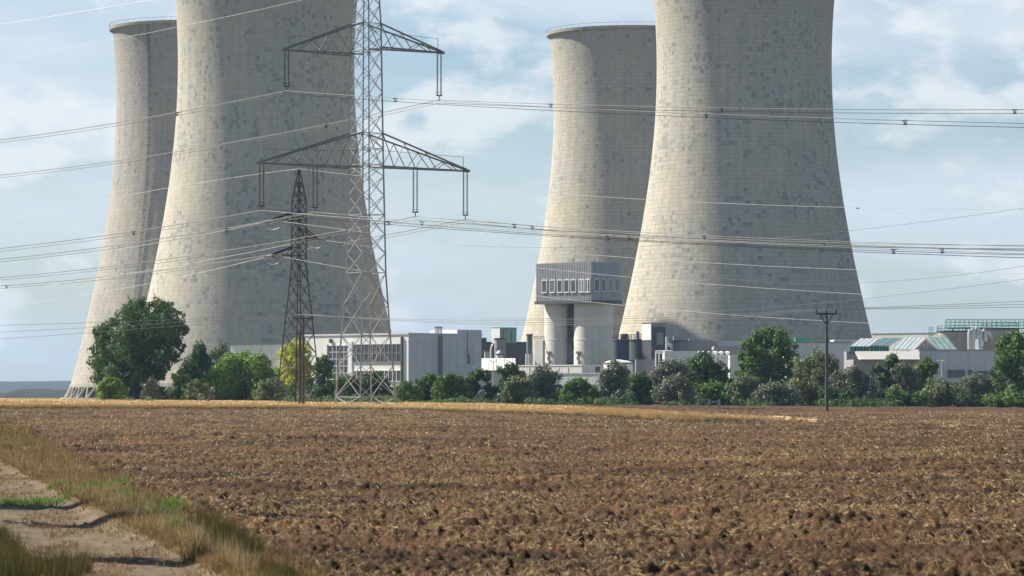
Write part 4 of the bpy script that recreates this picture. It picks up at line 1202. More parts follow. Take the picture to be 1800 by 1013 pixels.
def pipe(name, label, pts, r, m, cat='pipe', n=10):
    b = MB(); b.tube(pts, r, n)
    o = b.build(name, m, None, org=tuple(Vector(pts[0])), smooth_=True)
    return tag(o, label, cat)

# --- between the hall and the silos
root = thing('storage_tent', 'white gabled storage hall with membrane roof beside the factory hall', 'storage hall', (PX(870, 640), 640, 0))
Y0 = 640.0
xa, xb = PX(838, Y0), PX(906, Y0); ze = P(870, 652, Y0).z; zr = P(870, 630, Y0 + 9).z; xr2 = PX(914, Y0 + 9)
b = MB(); b.box(xa, xb, Y0, Y0 + 18, -0.3, ze); b.build('wall', M['white2'], root)
b = MB(); b.add([(xa, Y0 - 0.3, ze), (xb, Y0 - 0.3, ze), (xb, Y0 + 9, zr), (xa, Y0 + 9, zr), (xb, Y0 + 18.3, ze), (xa, Y0 + 18.3, ze)], [(0, 1, 2, 3), (3, 2, 4, 5), (1, 4, 2), (0, 3, 5)]); b.build('roof', M['offwhite'], root)
for k in range(5):
    x = xa + (xb - xa) * (k + 0.5) / 5
    b = MB(); b.tube([(x, Y0 - 0.32, ze + 0.05), (x, Y0 + 9, zr + 0.06)], 0.05, 5); b.build('roof_seam', M['white2'], root)
b = MB(); b.tube([(xa, Y0 - 0.35, ze), (xb, Y0 - 0.35, ze)], 0.09, 6); b.build('gutter', M['darkgrey'], root)

r_, B = boxb('equipment_box', 'small teal and white roof cabin above the dark tanks', 'plant room', 864.5, 908, 577, 820, M['teal'], ang=48, xc=879, yb=603, roofm=M['green'])
b = MB(); B.slab(b, 'l', 0, B.L, B.z0, B.zt - 0.05, 0.01, 0.12); b.build('side_panel', M['white'], r_)
for x in (885, 899): b = MB(); B.pslab(b, 'r', x, x + 1.6, 580, 600, 0.01, 0.2); b.build('louvre', M['green'], r_)
boxb('plant_block', 'dark grey plant block below the teal cabin', 'plant building', 840, 926, 603, 830, M['darkgrey'], depth=14, roofm=M['navy'], seams=5)
boxb('plant_block', 'narrow dark block just beside the shaded wall of the factory hall', 'plant building', 840, 855, 594, 815, M['darkgrey'], depth=8)
tank('tank', 'small drum tank with stacked rings below the teal cabin', 'tank', 869, 889, 595, 790, M['midgrey'], hoops=5)
tank('tank', 'short grey tank behind the ridge of the storage hall roof', 'tank', 851, 861, 616, 780, M['tank'], hoops=1)
tank('tank', 'slim pale tank with domed top behind the storage hall', 'tank', 872, 884, 622, 775, M['greywall'], hoops=1, dome=0.8)
zz0 = P(865, 655, 770).z; zz1 = P(865, 612, 770).z
pipe('vent_pipe', 'thin white goose neck pipe in front of the dark drum tank', [(PX(863, 770), 770, zz0), (PX(863, 770), 770, zz1 - 0.5), (PX(864.5, 770), 770, zz1 + 0.6), (PX(868, 770), 770, zz1 + 1.1), (PX(871, 770), 770, zz1 + 1.0)], 0.22, M['white'])
flue = tank('flue', 'tall dark brown flue standing on pale legs beside the silos', 'chimney', 925.5, 936, 588, 790, M['purplegrey'], yb=622, hoops=0)
for x in (926, 931, 935):
    b = MB(); b.tube([(PX(x, 790), 790, 0), (PX(x, 790), 790, P(x, 622, 790).z)], 0.28, 8); b.build('leg', M['white'], flue)
boxb('panel_wall', 'pale concrete panel stack between the flue and the first silo', 'wall', 940, 958, 598, 815, M['white2'], ang=42, xc=954)
b = MB()
r_ = thing('railing', 'thin green handrail above the pale concrete panel stack', 'railing', (PX(942, 815), 815, P(942, 598, 815).z))
for x in (940, 945, 950, 956):
    b = MB(); b.tube([(PX(x, 815), 815.2, P(x, 598, 815).z), (PX(x, 815), 815.2, P(x, 591, 815).z)], 0.06, 5); b.build('post', M['green'], r_)
for y in (591.5, 595):
    b = MB(); b.tube([(PX(937, 815), 815.2, P(937, y, 815).z), (PX(957, 815), 815.2, P(957, y, 815).z)], 0.06, 5); b.build('rail', M['green'], r_)

# --- low pale blocks at the foot of the silos
r_, _ = boxb('low_block', 'long low pale block at the foot of the silos', 'plant building', 912, 1058, 643, 720, M['white2'], roofm=M['frame'], ang=44, xc=1023)
Bq = _
b = MB(); Bq.pslab(b, 'r', 1047, 1054, 645, 658, 0.01, 0.12); b.build('door', M['darkgrey'], r_)
for k in range(5):
    b = MB(); Bq.pslab(b, 'l', 930 + 17 * k, 931 + 17 * k, 645, 662, 0.004, 0.09); b.build('seam', M['greywall'], r_)
boxb('low_wall', 'pale grey retaining wall seen above the dark green bushes', 'wall', 940, 1135, 657, 690, M['greywall'], roofm=M['white2'], ang=35, xc=1100)
tank('tank', 'squat pale tank half hidden behind the silver shrub', 'tank', 1061, 1112, 638, 700, M['white2'], hoops=0, dome=0.7)

# --- dark tanks right of the silos
tank('tank', 'dark navy tank touching the second silo', 'tank', 1077, 1106, 597, 770, M['navy'], rail=M['darksteel'], hoops=1)
tank('tank', 'large dark grey tank with a railing between the navy tank and the lift shaft', 'tank', 1104, 1162, 597, 775, M['darkgrey'], rail=M['darksteel'], hoops=2)
r_, B = boxb('lift_shaft', 'white and dark grey lift shaft rising above the dark tanks', 'plant building', 1129, 1170, 569, 765, M['darkgrey'], ang=52, xc=1145, roofm=M['darkgrey'])
b = MB(); B.slab(b, 'l', 0, B.L, P(1135, 598, 765).z, B.zt - 0.05, 0.01, 0.12); b.build('white_panel', M['white'], r_)
b = MB(); B.pslab(b, 'r', 1153, 1163, 585, 606, 0.01, 0.6); b.build('control_cabinet', M['midgrey'], r_)
b = MB(); B.pslab(b, 'r', 1145.5, 1169.5, 568, 574.5, 0.01, 0.25); b.build('fascia', M['midgrey'], r_)
r_ = thing('roof_valve', 'pair of small dark domes on top of the navy tank', 'equipment', (PX(1097, 772), 772, P(1097, 597, 772).z))
for x in (1095, 1100):
    zc = P(x, 597, 772).z; b = MB(); b.lathe((PX(x, 772), 772), [(0.5, zc), (0.6, zc + 0.6), (0.4, zc + 1.2), (0.1, zc + 1.4)], 12); b.build('dome', M['darkgrey'], r_)
pipe('vent_pipe', 'short rusty stack on top of the large dark grey tank', [(PX(1121, 775), 775, P(1121, 597, 775).z), (PX(1121, 775), 775, P(1121, 583, 775).z)], 0.4, M['purplegrey'])
boxb('plant_block', 'shaded lower wall of mauve steel under the large dark tank', 'plant building', 1118, 1153, 632, 750, M['purplegrey'], depth=6, seams=3)
pipe('downpipe', 'white upright pipe beside the mauve drum tank', [(PX(1171.5, 760), 760, P(1171, 620, 760).z), (PX(1171.5, 760), 760, P(1171, 592, 760).z)], 0.22, M['white'])
tank('tank', 'wide mauve grey tank right of the lift shaft', 'tank', 1172, 1215, 599, 775, M['purplegrey'], hoops=1)
boxb('roof_unit', 'small brown box on the wide mauve grey tank', 'equipment', 1184, 1198, 591, 775, M['midgrey'], depth=3, yb=599)
r_ = thing('pipe_bridge', 'short white pipe run crossing in front of the lift shaft', 'pipe', (PX(1154, 745), 745, P(1154, 619, 745).z))
for y in (617.5, 620.5):
    b = MB(); b.tube([(PX(1153, 745), 745, P(1153, y, 745).z), (PX(1182, 745), 745, P(1182, y, 745).z)], 0.16, 8); b.build('pipe', M['white'], r_)
for x in (1152.5, 1158.5):
    b = MB(); b.tube([(PX(x, 745), 745, 0), (PX(x, 745), 745, P(x, 617, 745).z)], 0.13, 8); b.build('post', M['white'], r_)
boxb('plant_block', 'pale blue grey block below the mauve tank', 'plant building', 1168, 1228, 617, 740, M['greywall'], depth=10, seams=3)
boxb('plant_block', 'dark grey flat block between the mauve tank and the tall green tree', 'plant building', 1213, 1262, 599, 800, M['midgrey'], depth=10, roofm=M['tank'])
boxb('plant_block', 'pale concrete flat block behind the tall green tree', 'plant building', 1240, 1330, 599, 812, M['greywall'], depth=10, roofm=M['tank'], seams=6)
boxb('plant_block', 'brown grey panel block below the pale concrete block', 'plant building', 1255, 1310, 609, 790, M['tank'], depth=10, seams=3)
boxb('low_block', 'white low roof line peeping over the dark green shrubs', 'plant building', 1225, 1295, 624, 700, M['white'], depth=8, seams=2)
r_ = thing('roof_units', 'row of small white fans on the low white roof', 'equipment', (PX(1240, 700), 702, P(1240, 624, 702).z))
for x in (1229, 1236, 1247, 1258, 1268, 1279):
    zc = P(x, 624, 702).z
    b = MB(); b.lathe((PX(x, 702), 702), [(0.35, zc), (0.35, zc + 0.35), (0.5, zc + 0.4), (0.5, zc + 0.6), (0.15, zc + 0.75)], 10); b.build('fan', M['white'], r_)
boxb('low_block', 'pale corner wall glimpsed between the green tree and the dark shrubs', 'plant building', 1283, 1300, 625, 690, M['white2'], depth=6)

# --- right hand cluster
boxb('roof_unit', 'green framed cooling unit on the roof line behind the tall green tree', 'equipment', 1398, 1425, 593.5, 800, M['green'], depth=3, yb=603)
boxb('warehouse', 'plain grey wall of a warehouse between the green tree and the skylights', 'warehouse', 1380, 1495, 603, 700, M['greywall'], depth=16, roofm=M['midgrey'], seams=5)
boxb('low_block', 'cream low wall below the grey warehouse, behind the silvery shrubs', 'plant building', 1385, 1420, 634, 655, M['white2'], depth=6)
boxb('long_roof', 'long cream roof line behind the pale green skylights', 'warehouse', 1533, 1690, 586, 860, M['white2'], ang=42, xc=1652, roofm=M['midgrey'])
boxb('flat_roof', 'grey flat roof block just left of the skylights', 'warehouse', 1466, 1545, 597, 780, M['greywall'], depth=10)
def skylight(label, x0, x1, xs, yb_, yt_, Y, m, slats=4, legs=True):
    """sloping glazed roof light with dark legs under its front edge"""
    root = thing('skylight', label, 'skylight', (PX(x0, Y), Y, P(x0, yb_, Y).z), 'sloping glazed skylights on the low building')
    D = 9.0
    a, b_, c, d = P(x0, yb_, Y), P(x1, yb_, Y), P(x1 + xs, yt_, Y + D), P(x0 + xs, yt_, Y + D)
    b = MB(); up = Vector((0, 0, 0.15))
    b.hexa([tuple(v) for v in (a, b_, c, d)] + [tuple(v + up) for v in (a, b_, c, d)]); g = b.build('glazing', m, root)
    for k in range(slats + 1):
        t = k / slats
        p, q = a.lerp(b_, t) + up, d.lerp(c, t) + up
        b = MB(); b.tube([p, q], 0.06, 5); b.build('glazing_bar', M['teal'] if k % 2 else M['silver'], root)
    if legs:
        n = 6
        for k in range(n + 1):
            p = a.lerp(b_, k / n)
            b = MB(); b.box(p.x - 0.12, p.x + 0.12, p.y, p.y + 0.2, p.z - 1.4, p.z); b.build('leg', M['green'], root)
        b = MB(); b.box(a.x, b_.x, Y + 0.6, Y + 0.8, a.z - 1.4, a.z - 0.02); b.build('back_panel', M['darkgrey'], root)
    return root
skylight('first pale sloping skylight above the cream wall, nearest the warehouse', 1495, 1528, 18, 610, 596.5, 640, M['paleteal'])
skylight('second teal sloping skylight with dark legs, between two others', 1530, 1562, 22, 609, 595.5, 640, M['teal'])
# pointed greenhouse-like roof
def gable(label, x0, xr, x1, yb_, yt_, Y, m1, m2, sk):
    root = thing('gable_skylight', label, 'skylight', (PX(x0, Y), Y, P(x0, yb_, Y).z), 'sloping glazed skylights on the low building')
    D = 10.0
    a, r0, c = P(x0, yb_, Y), P(xr, yt_, Y), P(x1, yb_, Y)
    back = Vector((sk * Y / F, D, 0))
    up = Vector((0, 0, 0.12))
    for nm, p, q, m in (('roof_slope', a, r0, m1), ('roof_slope', r0, c, m2)):
        b = MB(); b.hexa([tuple(v) for v in (p, q, q + back, p + back)] + [tuple(v + up) for v in (p, q, q + back, p + back)]); o = b.build(nm, m, root)
        for k in range(6):
            t = k / 5
            b = MB(); b.tube([p + up + back * t, q + up + back * t], 0.07, 5); b.build('glazing_bar', M['silver'], root)
    b = MB(); b.add([tuple(a), tuple(c), tuple(r0 - Vector((0, 0, 0.1)))], [(0, 1, 2)]); b.build('gable_end', M['tank'], root)
    for p, q in ((a, r0), (r0, c)):
        b = MB(); b.tube([p - Vector((0, 0.2, 0)), q - Vector((0, 0.2, 0))], 0.16, 6); b.build('verge_board', M['silver'], root)
    for k in range(1, 6):
        t = k / 6; p = a.lerp(c, t); h = (r0.z - a.z) * (1 - abs(2 * t - 1) * 1.0)
        b = MB(); b.tube([p - Vector((0, 0.1, 0)), p + Vector((0, -0.1, max(0.2, h - 0.1)))], 0.06, 5); b.build('gable_bar', M['green'], root)
# long slope facing the light, then a teal slope
skylight('wide pale skylight with green bars leaning up to the pointed gable', 1569, 1608, 20, 616, 594.5, 636, M['paleteal'], slats=5, legs=False)
gable('pointed glazed gable between the wide pale skylight and the teal slope', 1606, 1627, 1648, 616, 595.5, 634, M['paleteal'], M['teal'], 8)
skylight('dark teal glazed slope in front of the first brown tank', 1648, 1682, -18, 616, 594, 637, M['teal'], slats=7, legs=False)

B = Bld(1616, 617, 1507, 1790, 620, 50)
r_, info = boxb('low_building', 'long grey low building with small windows behind the shrubs', 'building', 1616, 1760, 617, 622, M['greywall'], depth=18, roofm=M['tank'], seams=4)
x0, x1, zt = info
for (a, bb, y0, y1) in ((1666, 1676, 650, 664), (1678, 1696, 650, 664), (1702, 1709, 650, 664), (1719, 1737, 652, 665)):
    b = MB(); X0, X1 = PX(a, 622), PX(bb, 622); z0, z1 = P(a, y1, 622).z, P(a, y0, 622).z
    b.box(X0, X1, 621.85, 621.99, z0, z0 + 0.1); b.box(X0, X1, 621.85, 621.99, z1 - 0.1, z1)
    n = max(1, int((X1 - X0) / 0.7))
    for k in range(n + 1):
        x = X0 + (X1 - X0) * k / n; b.box(x - 0.05, x + 0.05, 621.86, 621.98, z0 + 0.1, z1 - 0.1)
    f = b.build('window', M['midgrey'], r_)
    b = MB(); b.box(X0 + 0.05, X1 - 0.05, 621.92, 622.03, z0 + 0.05, z1 - 0.05); b.build('pane', M['glass'], f)
r_ = thing('entrance_wing', 'cream topped grey wing left of the long low building', 'building', (PX(1560, 618), 618, 0))
Y0 = 618
b = MB(); b.box(PX(1500, Y0), PX(1615.5, Y0), Y0, Y0 + 14, -0.3, P(1550, 632, Y0).z); b.build('wall', M['midgrey'], r_)
za, zc = P(1550, 632, Y0).z, P(1550, 617.5, Y0).z
b = MB(); b.hexa([(PX(1515, Y0), Y0 - 1.2, za), (PX(1615.5, Y0), Y0 - 1.2, za), (PX(1615.5, Y0), Y0 + 6, za), (PX(1515, Y0), Y0 + 6, za), (PX(1508, Y0), Y0 + 0.6, zc), (PX(1615.5, Y0), Y0 + 0.6, zc), (PX(1615.5, Y0), Y0 + 6, zc), (PX(1508, Y0), Y0 + 6, zc)]); b.build('sloped_fascia', M['offwhite'], r_)
for x in (1531, 1534):
    b = MB(); b.box(PX(x, Y0), PX(x + 1.4, Y0), Y0 - 0.12, Y0 - 0.01, 0, P(x, 642, Y0).z); b.build('door_post', M['navy'], r_)
boxb('low_wall', 'shaded short wall at the end of the cream topped wing', 'wall', 1488, 1514, 618, 640, M['midgrey'], depth=5)

# tanks with the green walkway
tank('tank', 'first brown grey tank under the green walkway', 'tank', 1647, 1700, 582, 690, M['tank'], hoops=3, rail=M['green'])
tank('tank', 'second larger brown grey tank behind the tree at the edge', 'tank', 1725, 1790, 578, 690, M['tank'], hoops=3, rail=M['green'])
tank('tank', 'pale narrow column tank between the two brown tanks', 'tank', 1697, 1707, 589, 700, M['white2'], hoops=0)
for i, (x, yt) in enumerate(((1704, 588), (1711, 586), (1724, 590))):
    Yp = 680; z0, z1 = P(x, 617, Yp).z, P(x, yt, Yp).z
    pipe('bent_pipe', ('first', 'second', 'third')[i] + ' silver pipe with a bent top between the two brown tanks', [(PX(x, Yp), Yp, z0 - 3), (PX(x, Yp), Yp, z1), (PX(x + 1.5, Yp), Yp, z1 + 0.9), (PX(x + 5, Yp), Yp, z1 + 1.2), (PX(x + 8, Yp), Yp, z1 + 0.7), (PX(x + 8, Yp), Yp, z1 - 1.2)], 0.38, M['silver'])
wk = thing('walkway', 'green steel walkway with railings on top of the brown tanks', 'walkway', (PX(1665, 688), 688, P(1665, 577, 688).z))
Yw = 688
za, zb2, zc = P(1700, 577, Yw).z, P(1700, 570, Yw).z, P(1700, 562, Yw).z
xa, xb = PX(1664, Yw), PX(1850, Yw)
b = MB(); b.box(xa, xb, Yw, Yw + 2.0, za - 0.15, za + 0.15); b.build('deck', M['green'], wk)
for yo in (0, 2.0):
    for z in (zb2 - 0.2, zb2 + 0.4, zc):
        b = MB(); b.tube([(xa, Yw + yo, z), (xb, Yw + yo, z)], 0.05, 5); b.build('rail', M['green'], wk)
    for k in range(24):
        x = xa + (xb - xa) * k / 23
        b = MB(); b.tube([(x, Yw + yo, za), (x, Yw + yo, zc)], 0.06, 5); b.build('post', M['green'], wk)
for k in range(8):
    x = xa + (xb - xa) * (k + 0.5) / 8
    b = MB(); b.box(x - 0.1, x + 0.1, Yw + 0.9, Yw + 1.1, za - 4, za - 0.16); b.build('support', M['green'], wk)
r_ = thing('ladder_cage', 'thin green caged ladder at the near end of the tank walkway', 'ladder', (PX(1635, 690), 690, P(1635, 595, 690).z))
for x in (1633, 1636.5, 1640):
    b = MB(); b.tube([(PX(x, 690), 690, P(x, 596, 690).z), (PX(x, 690), 690, P(x, 576, 690).z)], 0.06, 5); b.build('upright', M['green'], r_)
for y in (576, 580, 585, 590):
    b = MB(); b.tube([(PX(1633, 690), 690, P(1633, y, 690).z), (PX(1640, 690), 690, P(1640, y, 690).z)], 0.05, 5); b.build('hoop', M['green'], r_)
r_ = thing('street_lamp', 'twin headed street lamp in front of the long grey low building', 'street lamp', (PX(1655, 600), 600, 0))
zt = P(1655, 636, 600).z
b = MB(); b.tube([(PX(1655, 600), 600, 0), (PX(1655, 600), 600, zt)], [0.12, 0.07], 8); b.build('post', M['greywall'], r_)
for s in (-1, 1):
    b = MB(); x = PX(1655, 600); b.tube([(x, 600, zt), (x + s * 0.3, 600, zt + 0.25), (x + s * 0.9, 600, zt + 0.2)], 0.09, 6); b.build('lamp_head', M['white'], r_)
r_ = thing('street_lamp', 'slender street lamp in front of the white storage hall', 'street lamp', (PX(867, 620), 620, 0))
zt = P(867, 637, 620).z
b = MB(); b.tube([(PX(867, 620), 620, 0), (PX(867, 620), 620, zt)], [0.12, 0.07], 8); b.build('post', M['greywall'], r_)
for s in (-1, 1):
    b = MB(); x = PX(867, 620); b.tube([(x, 620, zt), (x + s * 0.55, 620, zt + 0.3)], 0.08, 6); b.build('lamp_head', M['greywall'], r_)

# small steel trestle at the far edge of the field
Yt = 425
r_ = thing('steel_trestle', 'low grey steel trestle frame at the far edge of the ploughed field', 'frame', (PX(1244, Yt), Yt, Tz(PX(1244, Yt), Yt)))
g = Tz(PX(1244, Yt), Yt)
zt = P(1244, 703.5, Yt).z
for x in (1227, 1246, 1264):
    X = PX(x, Yt); b = MB(); b.box(X - 0.13, X + 0.13, Yt - 0.13, Yt + 0.13, g - 0.2, zt + 0.1); b.build('post', M['galv'], r_)
for (xa, ya, xb, yb_) in ((1227, 703, 1246, 703), (1246, 706, 1264, 706), (1228, 712, 1237, 705), (1237, 705, 1246, 712), (1246, 712, 1255, 707), (1255, 707, 1264, 713)):
    b = MB(); b.tube([P(xa, ya, Yt), P(xb, yb_, Yt)], 0.08, 6); b.build('strut', M['galv'], r_)

# a bird beside the patched tower
c0 = P(1507.5, 366.5, 500)
b = MB(); b.tube([c0 + Vector((-0.28, 0, 0)), c0 + Vector((-0.1, 0, 0.02)), c0 + Vector((0.1, 0, 0)), c0 + Vector((0.3, 0, -0.03))], [0.02, 0.08, 0.07, 0.01], 6)
bd = thing('bird', 'tiny dark bird flying just beside the patched cooling tower', 'bird', tuple(c0))
b.build('body', M['darksteel'], bd)
for s in (-1, 1):
    b = MB(); b.add([tuple(c0 + Vector((-0.1, 0, 0.03))), tuple(c0 + Vector((0.1, 0, 0.03))), tuple(c0 + Vector((0.12, 0.3 * s, 0.2))), tuple(c0 + Vector((0.0, 0.5 * s, 0.16)))], [(0, 1, 2, 3)]); b.build('wing', M['darksteel'], bd)

# ------------------------------------------------------------------ trees and shrubs
def crown_mesh(lumps, n, ls, seed, parent, m, ydepth=1.0):
    g = np.random.default_rng(seed)
    L0 = np.array(lumps)
    sub = []
    for x, y, z, r_ in L0:
        k = 11
        d = g.normal(size=(k, 3)); d /= np.linalg.norm(d, axis=1)[:, None]
        q = r_ * g.uniform(0.45, 0.98, k)
        rr = r_ * g.uniform(0.16, 0.44, k)
        sub.append(np.concatenate([np.array([x, y, z]) + d * q[:, None], rr[:, None]], 1))
    S_ = np.concatenate(sub + [np.concatenate([L0[:, :3], L0[:, 3:] * 0.72], 1)])
    S_ = S_[g.random(len(S_)) > 0.06]
    Rr = S_[:, 3]; pw = Rr ** 2; k = g.choice(len(S_), n, p=pw / pw.sum())
    d = g.normal(size=(n, 3)); d /= np.linalg.norm(d, axis=1)[:, None]
    rr = Rr[k] * (0.82 + 0.22 * g.random(n))
    out_ = g.random(n) < 0.15
    rr = np.where(out_, Rr[k] * g.uniform(1.02, 1.6, n), rr)
    Pn = S_[k, :3] + d * rr[:, None]
    Pn[:, 2] += np.where(out_, np.abs(g.normal(0, 0.16, n)), 0)
    nrm = d * 1.1 + g.normal(size=(n, 3)) * 0.42; nrm /= np.linalg.norm(nrm, axis=1)[:, None]
    a = np.cross(nrm, g.normal(size=(n, 3))); a /= np.linalg.norm(a, axis=1)[:, None]
    c = np.cross(nrm, a)
    s = ls * g.uniform(0.5, 1.3, n)[:, None]
    V = np.stack([Pn - a * s, Pn - c * s * 0.5 + a * s * 0.1, Pn + a * s, Pn + c * s * 0.55], 1).reshape(-1, 3)
    return npmesh('crown', V, np.arange(4 * n).reshape(-1, 4), m, parent=parent)
def limbs(root, X, Y, g, lumps, r0, seed, stems=1):
    rd = random.Random(seed); b = MB()
    H = max(l[2] for l in lumps)
    for s in range(stems):
        ox = (s - (stems - 1) / 2) * r0 * 2.5
        fork = g + (H - g) * 0.35
        b.tube([(X + ox, Y, g - 0.3), (X + ox * 1.3 + rd.uniform(-.1, .1), Y, g + (fork - g) * 0.5), (X + ox * 1.6, Y, fork)], [r0, r0 * 0.8, r0 * 0.65], 8)
        for l in rd.sample(lumps, min(len(lumps), 7)):
            p = Vector((X + ox * 1.6, Y, fork - rd.uniform(0, 0.3) * (fork - g))); q = Vector(l[:3])
            mid_ = p.lerp(q, 0.5) + Vector((rd.uniform(-.4, .4), rd.uniform(-.4, .4), rd.uniform(0, .5)))
            b.tube([p, mid_, q], [r0 * 0.45, r0 * 0.28, r0 * 0.08], 6)
    b.build('trunk', M['bark'], root, smooth_=True)
def plant(label, x0, x1, yt, yb, Y, m, nl, ls, seed, cat='shrub', name='shrub', lumps_px=None, nlump=9, taper=0.0, group=None, trunk=True, r0=None):
    k = Y / F
    xm = (x0 + x1) / 2; X = PX(xm, Y); g = Tz(X, Y)
    rd = random.Random(seed)
    zt = P(xm, yt, Y).z + (0 if lumps_px else 0.55); hw = (x1 - x0) / 2 * k * (1 if lumps_px else 1.16); H = zt - g
    root = thing(name, label, cat, (X, Y, g), group)
    lumps = []
    if lumps_px:
        for (px, py, r) in lumps_px:
            p = P(px, py, Y); lumps.append((p.x, Y + rd.uniform(-0.4, 0.4) * hw, p.z, r * k))
        for j in range(len(lumps_px) // 2):       # depth: some behind and before
            px, py, r = rd.choice(lumps_px); p = P(px, py, Y); lumps.append((p.x + rd.uniform(-1, 1) * r * k * 0.4, Y + rd.choice((-1, 1)) * hw * rd.uniform(0.3, 0.7), p.z, r * k * 0.8))
    else:
        for j in range(nlump):
            f = (j + 0.5) / nlump
            zc = g + H * (0.12 + 0.70 * f)
            wmax = hw * (1 - taper * f) * math.sqrt(max(0.15, 1 - (max(0, f - 0.45) / 0.62) ** 2))
            lr = min(hw, H * 0.8) * rd.uniform(0.36, 0.52) * (1 - 0.2 * f)
            ax = rd.uniform(-1, 1)
            lumps.append((X + ax * max(0.1, wmax - lr), Y + rd.uniform(-0.7, 0.7) * max(0.1, wmax - lr), min(zc, zt - lr * 1.02), lr))
        lr = min(hw, H) * 0.42
        lumps.append((X + rd.uniform(-0.2, 0.2) * hw, Y, zt - lr, lr))
        for s in (-1, 1):
            lr = min(hw, H) * rd.uniform(0.38, 0.46); lumps.append((X + s * (hw - lr), Y, g + lr * rd.uniform(0.8, 1.3) + H * 0.1, lr))
            lumps.append((X + s * (hw * 0.45), Y - hw * 0.3, g + lr * rd.uniform(0.6, 1.0), lr))
            lr = min(hw, H) * rd.uniform(0.30, 0.40); lumps.append((X + s * hw * rd.uniform(0.35, 0.55), Y, zt - lr - H * rd.uniform(0.08, 0.2), lr))
    crown_mesh(lumps, nl, ls, seed, root, m)
    if trunk: limbs(root, X, Y, g, lumps, r0 or max(0.06, H * 0.022), seed, 1 if cat == 'tree' else 3)
    return root

# the big dark tree on the left
big = [(182, 662, 20), (205, 672, 22), (240, 676, 22), (172, 640, 18), (192, 632, 24), (268, 668, 22), (292, 645, 16), (305, 630, 12), (272, 592, 30), (240, 612, 34), (245, 645, 32), (212, 612, 28), (280, 565, 24), (225, 575, 26), (290, 615, 18), (300, 552, 18), (318, 560, 14), (268, 545, 22), (240, 548, 24), (218, 560, 20), (262, 570, 28), (300, 578, 22), (320, 580, 12), (200, 578, 22), (180, 590, 18), (225, 590, 30), (262, 600, 26), (292, 600, 20), (316, 612, 10), (308, 598, 12),
       (172, 612, 18), (195, 618, 26), (228, 625, 28), (262, 632, 24), (290, 628, 14), (162, 634, 14), (180, 645, 20), (210, 655, 24), (245, 660, 24), (275, 655, 16), (192, 668, 16), (225, 676, 18), (258, 680, 16), (284, 538, 12), (250, 532, 10), (225, 541, 9), (297, 541, 10)]
plant('big dark green broad tree in front of the farther left tower', 148, 332, 520, 697, 540, M['lf_dark'], 42000, 0.27, 3, 'tree', 'tree', lumps_px=big, r0=0.42)
plant('dark upright tree beside the big dark tree', 306, 372, 596, 698, 560, M['lf_dark'], 9000, 0.26, 5, 'tree', 'tree', lumps_px=[(350, 612, 13), (345, 630, 18), (362, 636, 16), (335, 645, 18), (355, 655, 22), (325, 650, 12), (340, 672, 20), (362, 680, 18), (322, 672, 12)], r0=0.2)
plant('grey green tree top behind the light green bush', 366, 412, 607, 690, 590, M['lf_olive'], 3500, 0.25, 6, 'tree', 'tree', nlump=6)
